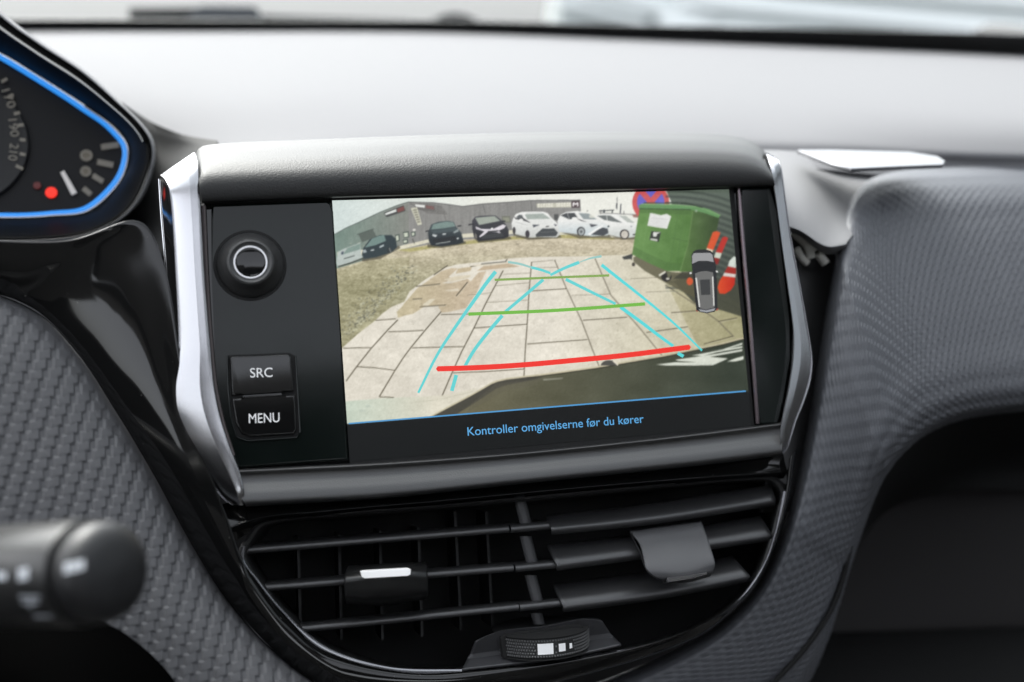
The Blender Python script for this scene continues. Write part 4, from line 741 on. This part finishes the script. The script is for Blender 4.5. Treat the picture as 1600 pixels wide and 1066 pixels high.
disc_ = revolve('speed_dial', at(np.array([-62., 222., -110.])), (0, 0, 1), [(27, -2), (26.8, .4), (26.2, .6), (25.5, .2), (.01, .2)], mat('dial_disc', (.01, .01, .011), .5, spec=.25), ic, 96)
TK = mat('dial_print', (.12, .115, .1), .5, emit=tuple(lin((140, 132, 118))), estr=.2 * EM)
for (x, y, dx, dy) in ((2, 128, 9, -5), (12, 152, 9, -4), (22, 178, 9, -2), (28, 196, 9, -1), (31, 218, 9, 1), (31, 240, 9, 2), (25, 259, 11, 5)):
    ribbon('dial_tick', [(x, y), (x + dx, y + dy)], 4.5, -109.4, TK, disc_, 4, thick=.2)
text('dial_number', '170', (2, 142), (13, 170), -109.4, TK, disc_, height=3.4)
text('dial_number', '190', (13, 187), (17, 214), -109.4, TK, disc_, height=3.4)
text('dial_number', '210', (16, 224), (13, 250), -109.4, TK, disc_, height=3.4)
g = TK
for (x0, y0, x1, y1, wd) in ((158, 230, 186, 226, 9), (152, 253, 177, 258, 9), (145, 274, 161, 284, 8), (130, 294, 142, 304, 8)): ribbon('gauge_tick', [(x0, y0), (x1, y1)], wd, -110.8, TK, ic, 4, thick=.2)
for (x, y, r) in ((135, 243, 2.6), (134, 268, 2.3)): revolve('gauge_symbol', at(np.array([x, y, -110.8])), (0, 0, 1), [(r, -.1), (r * .95, .1), (r * .6, .1), (r * .55, -.1)], TK, ic, 20)
ribbon('gauge_needle', [(97, 268), (116, 303)], 9, -109.5, mat('needle_white', (.6, .57, .55), .4, emit=(.5, .47, .45), estr=.2 * EM), ic, 4, thick=.8, taper=.7)
revolve('warning_lamp', at(np.array([80., 301., -110.6])), (0, 0, 1), [(2.4, -.1), (2.3, .2), (.01, .3)], emis('lamp_red', (244, 40, 14), 1.25), ic, 24)
revolve('warning_lamp', at(np.array([58., 290., -110.6])), (0, 0, 1), [(1.6, -.1), (1.5, .2), (.01, .3)], emis('lamp_dim_red', (90, 14, 12), .7), ic, 24)

# ------------------------------------------------------------------ control stalk and column cover
s0 = at(np.array([-330., 917., 20.])); s1 = at(np.array([168., 893., 112.])); sax = (s1 - s0) / np.linalg.norm(s1 - s0); SR = 12.8
stalk = thing('wiper_stalk', s0, 'round black wiper stalk with white symbols reaching in at the lower left', 'control stalk')
LS = np.linalg.norm(s1 - s0)
revolve('barrel', s0, sax, [(SR * .96, -10), (SR * .98, LS * .62), (SR * .94, LS * .63), (SR * .94, LS * .645), (SR, LS * .655), (SR, LS - 8), (SR - .3, LS - 6.6), (SR - 1.6, LS - 6.2)], mat('stalk_black', .016, .36, grain=.2), stalk, 96, sharp=30)
revolve('end_cap', s0, sax, [(SR - 2.5, LS - 6.5), (SR - 1.1, LS - 4.6), (SR - .9, LS - 1), (SR - 1.6, LS + 1.2), (SR - 3.2, LS + 2.6), (SR - 6.5, LS + 3.6), (.01, LS + 4.0)], mat('cap_black', (.011, .011, .012), .45, grain=.2), stalk, 96)
def on_cyl(q, r=SR + .12):
    q = np.asarray(q, float); d = rays(q); d = d / np.linalg.norm(d, axis=-1, keepdims=True); o = CS - s0
    dp = d - (d @ sax)[..., None] * sax; op = o - (o @ sax) * sax
    A_ = (dp * dp).sum(-1); B_ = (dp @ op); C_ = op @ op - r * r
    t = (-B_ - np.sqrt(np.maximum(B_ * B_ - A_ * C_, 0))) / A_
    return CS + d * t[..., None]
SY = mat('symbol_print', (.4, .42, .45), .5)
def symbol(l, r, t, b, skew=0): patch('symbol', [[(l, t, 0), (r, t + skew, 0)], [(l, b, 0), (r, b + skew, 0)]], SY, stalk, 8, 8, conv=on_cyl)
symbol(100, 112, 881, 897, -3); symbol(113, 122, 879, 894, -3); symbol(123, 131, 877, 892, -3); symbol(28, 36, 889, 908); symbol(36, 44, 887, 906); symbol(-6, 10, 894, 906)
symbol(30, 62, 931, 935); symbol(34, 60, 940, 944); symbol(46, 50, 931, 950); symbol(52, 80, 961, 965)
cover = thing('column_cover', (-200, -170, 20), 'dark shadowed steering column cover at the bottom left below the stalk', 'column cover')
patch('upper_shell', [[(-470, 955, 2), (-80, 962, 2), (60, 968, 2), (165, 985, 2), (240, 1040, 2), (322, 1155, 2)], [(-470, 948, 20), (-80, 955, 20), (60, 960, 20), (165, 976, 20), (240, 1030, 20), (318, 1150, 20)], [(-470, 980, 45), (-80, 985, 45), (40, 990, 45), (125, 1012, 45), (185, 1065, 45), (225, 1150, 45)], [(-470, 1060, 60), (-80, 1060, 60), (30, 1062, 60), (100, 1080, 60), (140, 1110, 60), (165, 1150, 60)], [(-470, 1150, 64), (-80, 1150, 64), (20, 1150, 64), (60, 1150, 64), (90, 1150, 64), (110, 1150, 64)]], mat('cover_shade_black', .0015, .9, spec=0), cover, 40, 40, thick=3)  # blackened and widened to the right to carry the shade below the stalk

# ------------------------------------------------------------------ windscreen, wipers, things outside
FARX = [(-560, 38), (-130, 42), (250, 43), (700, 46), (1000, 57), (1250, 67), (1480, 77), (1750, 91)]
fb = hz(np.array([(x, y + 4, 60) for x, y in FARX], float)); UP = np.array([0, math.cos(T), math.sin(T)]); FW = np.array([0, math.sin(T), -math.cos(T)])
fb = rs(fb, 60, True)
hgt = np.interp(np.linspace(0, 1, 60), [0, .45, .7, 1], [7, 8, 11, 17])[:, None]
ws = thing('windscreen', fb[30], 'wide windscreen above the dashboard with a black printed lower border', 'windscreen')
V = np.r_[fb - UP * 4, fb + UP * hgt * .6, fb + UP * hgt + FW * 3 - FW * hgt * .8, fb + UP * (hgt - 1) + FW * 12]
patch('black_border', [fb - UP * 6, fb + UP * 1, fb + UP * hgt - FW * hgt * 1.0, fb + UP * (hgt + .5) - FW * hgt * 1.0 + FW * 5, fb - UP * 2 + FW * 8], mat('ceramic_black', .006, .5), ws, 60, 12, conv=None, smooth_v=False)
GM = bpy.data.materials.new('clear_glass'); GM.use_nodes = True; n_ = GM.node_tree.nodes; l_ = GM.node_tree.links
n_.remove(n_['Principled BSDF']); tr = n_.new('ShaderNodeBsdfTransparent'); tr.inputs[0].default_value = (.94, .97, .96, 1); gl = n_.new('ShaderNodeBsdfGlossy'); gl.inputs['Roughness'].default_value = .02
fr = n_.new('ShaderNodeFresnel'); fr.inputs[0].default_value = 1.45; mx = n_.new('ShaderNodeMixShader'); l_.new(fr.outputs[0], mx.inputs[0]); l_.new(tr.outputs[0], mx.inputs[1]); l_.new(gl.outputs[0], mx.inputs[2]); l_.new(mx.outputs[0], n_['Material Output'].inputs['Surface'])
wb = W(fb + UP * 4 + FW * 3); hd = np.stack([np.linspace(-.6, .6, 60), np.full(60, -.37), np.full(60, 1.56)], 1)
gb = np.stack([np.linspace(-.74, .74, 60), np.interp(np.linspace(-.74, .74, 60), wb[:, 0], wb[:, 1]), np.interp(np.linspace(-.74, .74, 60), wb[:, 0], wb[:, 2])], 1)
gg = np.stack([gb * (1 - s) + hd * s + np.array([0, 1, .6]) * .06 * math.sin(math.pi * s) for s in np.linspace(0, 1, 14)])
mesh('glass_pane', gg.reshape(-1, 3), gridfaces(14, 60), GM, ws, world=True)
WIPM = mat('wiper_black', (.008, .009, .01), .6, spec=.2)
fwd = -RV[2]
wp = thing('windscreen_wiper', far(np.array([300., 30., 1150.])), 'dark blurred wiper arm resting outside the left part of the windscreen', 'wiper')
prism('wiper_blade', [(200, 10), (300, 12), (420, 24), (640, 31), (740, 44), (200, 48)], 1150, 25, WIPM, wp, conv=far, axis=-fwd, bevel=3)
prism('wiper_arm', [(288, 34), (300, 14), (312, 7), (396, 8), (404, 14), (410, 40), (288, 40)], 1140, 40, mat('wiper_grey', (.02, .025, .032), .45), wp, conv=far, axis=-fwd, bevel=4)
nb = thing('washer_nozzle', far(np.array([710., 34., 1170.])), 'small dark rounded washer nozzle outside the windscreen, behind the middle of the dashboard', 'nozzle')
prism('nozzle_body', [(664, 40), (680, 28), (696, 22), (716, 20), (734, 25), (748, 32), (756, 42)], 1170, 40, WIPM, nb, conv=far, axis=-fwd, bevel=3, n=30, closed_smooth=False)
PALE = mat('cream_wall', (.5, .5, .46), .8, vary=.1, vscale=3); GREY = mat('grey_cladding', (.42, .45, .45), .6, vary=.1, vscale=2); LIGHT = mat('pale_finish', (.68, .7, .7), .6)
shed = thing('shed', far(np.array([90., 60., 30000.])), 'low cream shed far outside, left end of the windscreen', 'shed')
prism('wall', [(-200, 14), (60, 15), (203, 17), (206, 70), (-200, 70)], 30000, 5000, PALE, shed, conv=far, axis=-fwd)
prism('roof', [(-210, 11), (60, 12), (208, 15), (208, 18), (-210, 15)], 29800, 5400, LIGHT, shed, conv=far, axis=-fwd)
hall = thing('hall', far(np.array([1250., 60., 16000.])), 'grey hall with slanting pale strips outside, seen through the right side of the windscreen', 'building')
prism('wall', [(872, -120), (1900, -120), (1900, 150), (900, 110), (874, 60)], 16000, 8000, GREY, hall, conv=far, axis=-fwd)
for q in ([(880, -6), (1010, 28), (1010, 38), (880, 8)], [(905, -30), (1130, 30), (1130, 44), (905, -12)], [(1060, -14), (1640, 34), (1640, 62), (1060, 6)], [(1200, -40), (1760, 6), (1760, 22), (1200, -22)], [(1030, 22), (1300, 48), (1300, 66), (1030, 44)]):  # flat pale strips slanting across, just ahead of the hall wall
    prism('slanting_strip', q, 15800, 150, LIGHT, hall, conv=far, axis=-fwd)
gnd = worldbox('ground', (-300, -300, -.2), (300, 300, 0), mat('asphalt', (.06, .06, .06), .9, vary=.3, vscale=2), None, 0); gnd['kind'] = 'structure'

# ------------------------------------------------------------------ the cabin around the dashboard: it shades it and shows in its gloss
HL = mat('headliner', (.05, .05, .05), .9); TR = mat('door_trim', .03, .6); SEAT = mat('seat_cloth', .025, .9)
def cab(name, lo, hi, m_): o = worldbox(name, lo, hi, m_, None, .02); o['kind'] = 'structure'; return o
HY = -.37                                     # windscreen header
cab('roof', (-.64, -.43, 1.56), (.64, HY, 1.62), HL)
cab('roof', (-.64, -2.2, 1.56), (.64, -1.1, 1.62), HL)
for sx in (-1, 1):
    x0, x1 = sorted((sx * .52, sx * .64)); cab('roof_side', (x0, -1.1, 1.56), (x1, -.43, 1.62), HL)
cab('floor', (-.75, -2.3, .2), (.75, .9, .3), TR)
for sx in (-1, 1):
    x0, x1 = sorted((sx * .70, sx * .76)); cab('wall_door', (x0, -2.2, .3), (x1, -.85, 1.12), TR)
    cab('wall_door', (x0, -.85, .3), (x1, .75, 1.12), TR)
    x0, x1 = sorted((sx * .62, sx * .70)); cab('pillar', (x0, -.98, .5), (x1, -.84, 1.56), HL); cab('pillar', (x0, -2.2, 1.06), (x1, -1.75, 1.56), HL)
    a = np.array([sx * .72, .62, 1.05]); b = np.array([sx * .60, HY - .02, 1.57])
    o4 = [np.array(q) for q in ((-.035, -.03, 0), (.035, -.03, 0), (.035, .05, 0), (-.035, .05, 0))]
    o = mesh('pillar', [a + q for q in o4] + [b + q for q in o4], [[0, 1, 2, 3], [7, 6, 5, 4], [0, 4, 5, 1], [1, 5, 6, 2], [2, 6, 7, 3], [3, 7, 4, 0]], HL, None, smooth=False, world=True); o['kind'] = 'structure'
refl_wall = worldbox('wall_reflected_added', (2.6, -6, 0), (2.9, 2.2, 3.2), mat('blue_grey_wall', (.26, .29, .31), .8), None, 0); refl_wall['kind'] = 'structure'   # unseen wall added outside the passenger window to grey the right trim's reflections
cab('wall_rear', (-.7, -2.3, .3), (.7, -2.2, 1.12), TR)
cab('firewall', (-.75, .7, .3), (.75, .8, 1.0), TR)
for sx in (-.36, .36):
    sy = -.66 if sx < 0 else -.74
    cab('partition_seat', (sx - .25, sy - .16, .3), (sx + .25, sy, 1.26), SEAT); cab('partition_headrest', (sx - .13, sy - .14, 1.29), (sx + .13, sy - .02, 1.47), SEAT)
    cab('partition_cushion', (sx - .25, sy, .3), (sx + .25, sy + .5, .62), SEAT)
cab('partition_bench', (-.62, -2.0, .3), (.62, -1.8, 1.15), SEAT)
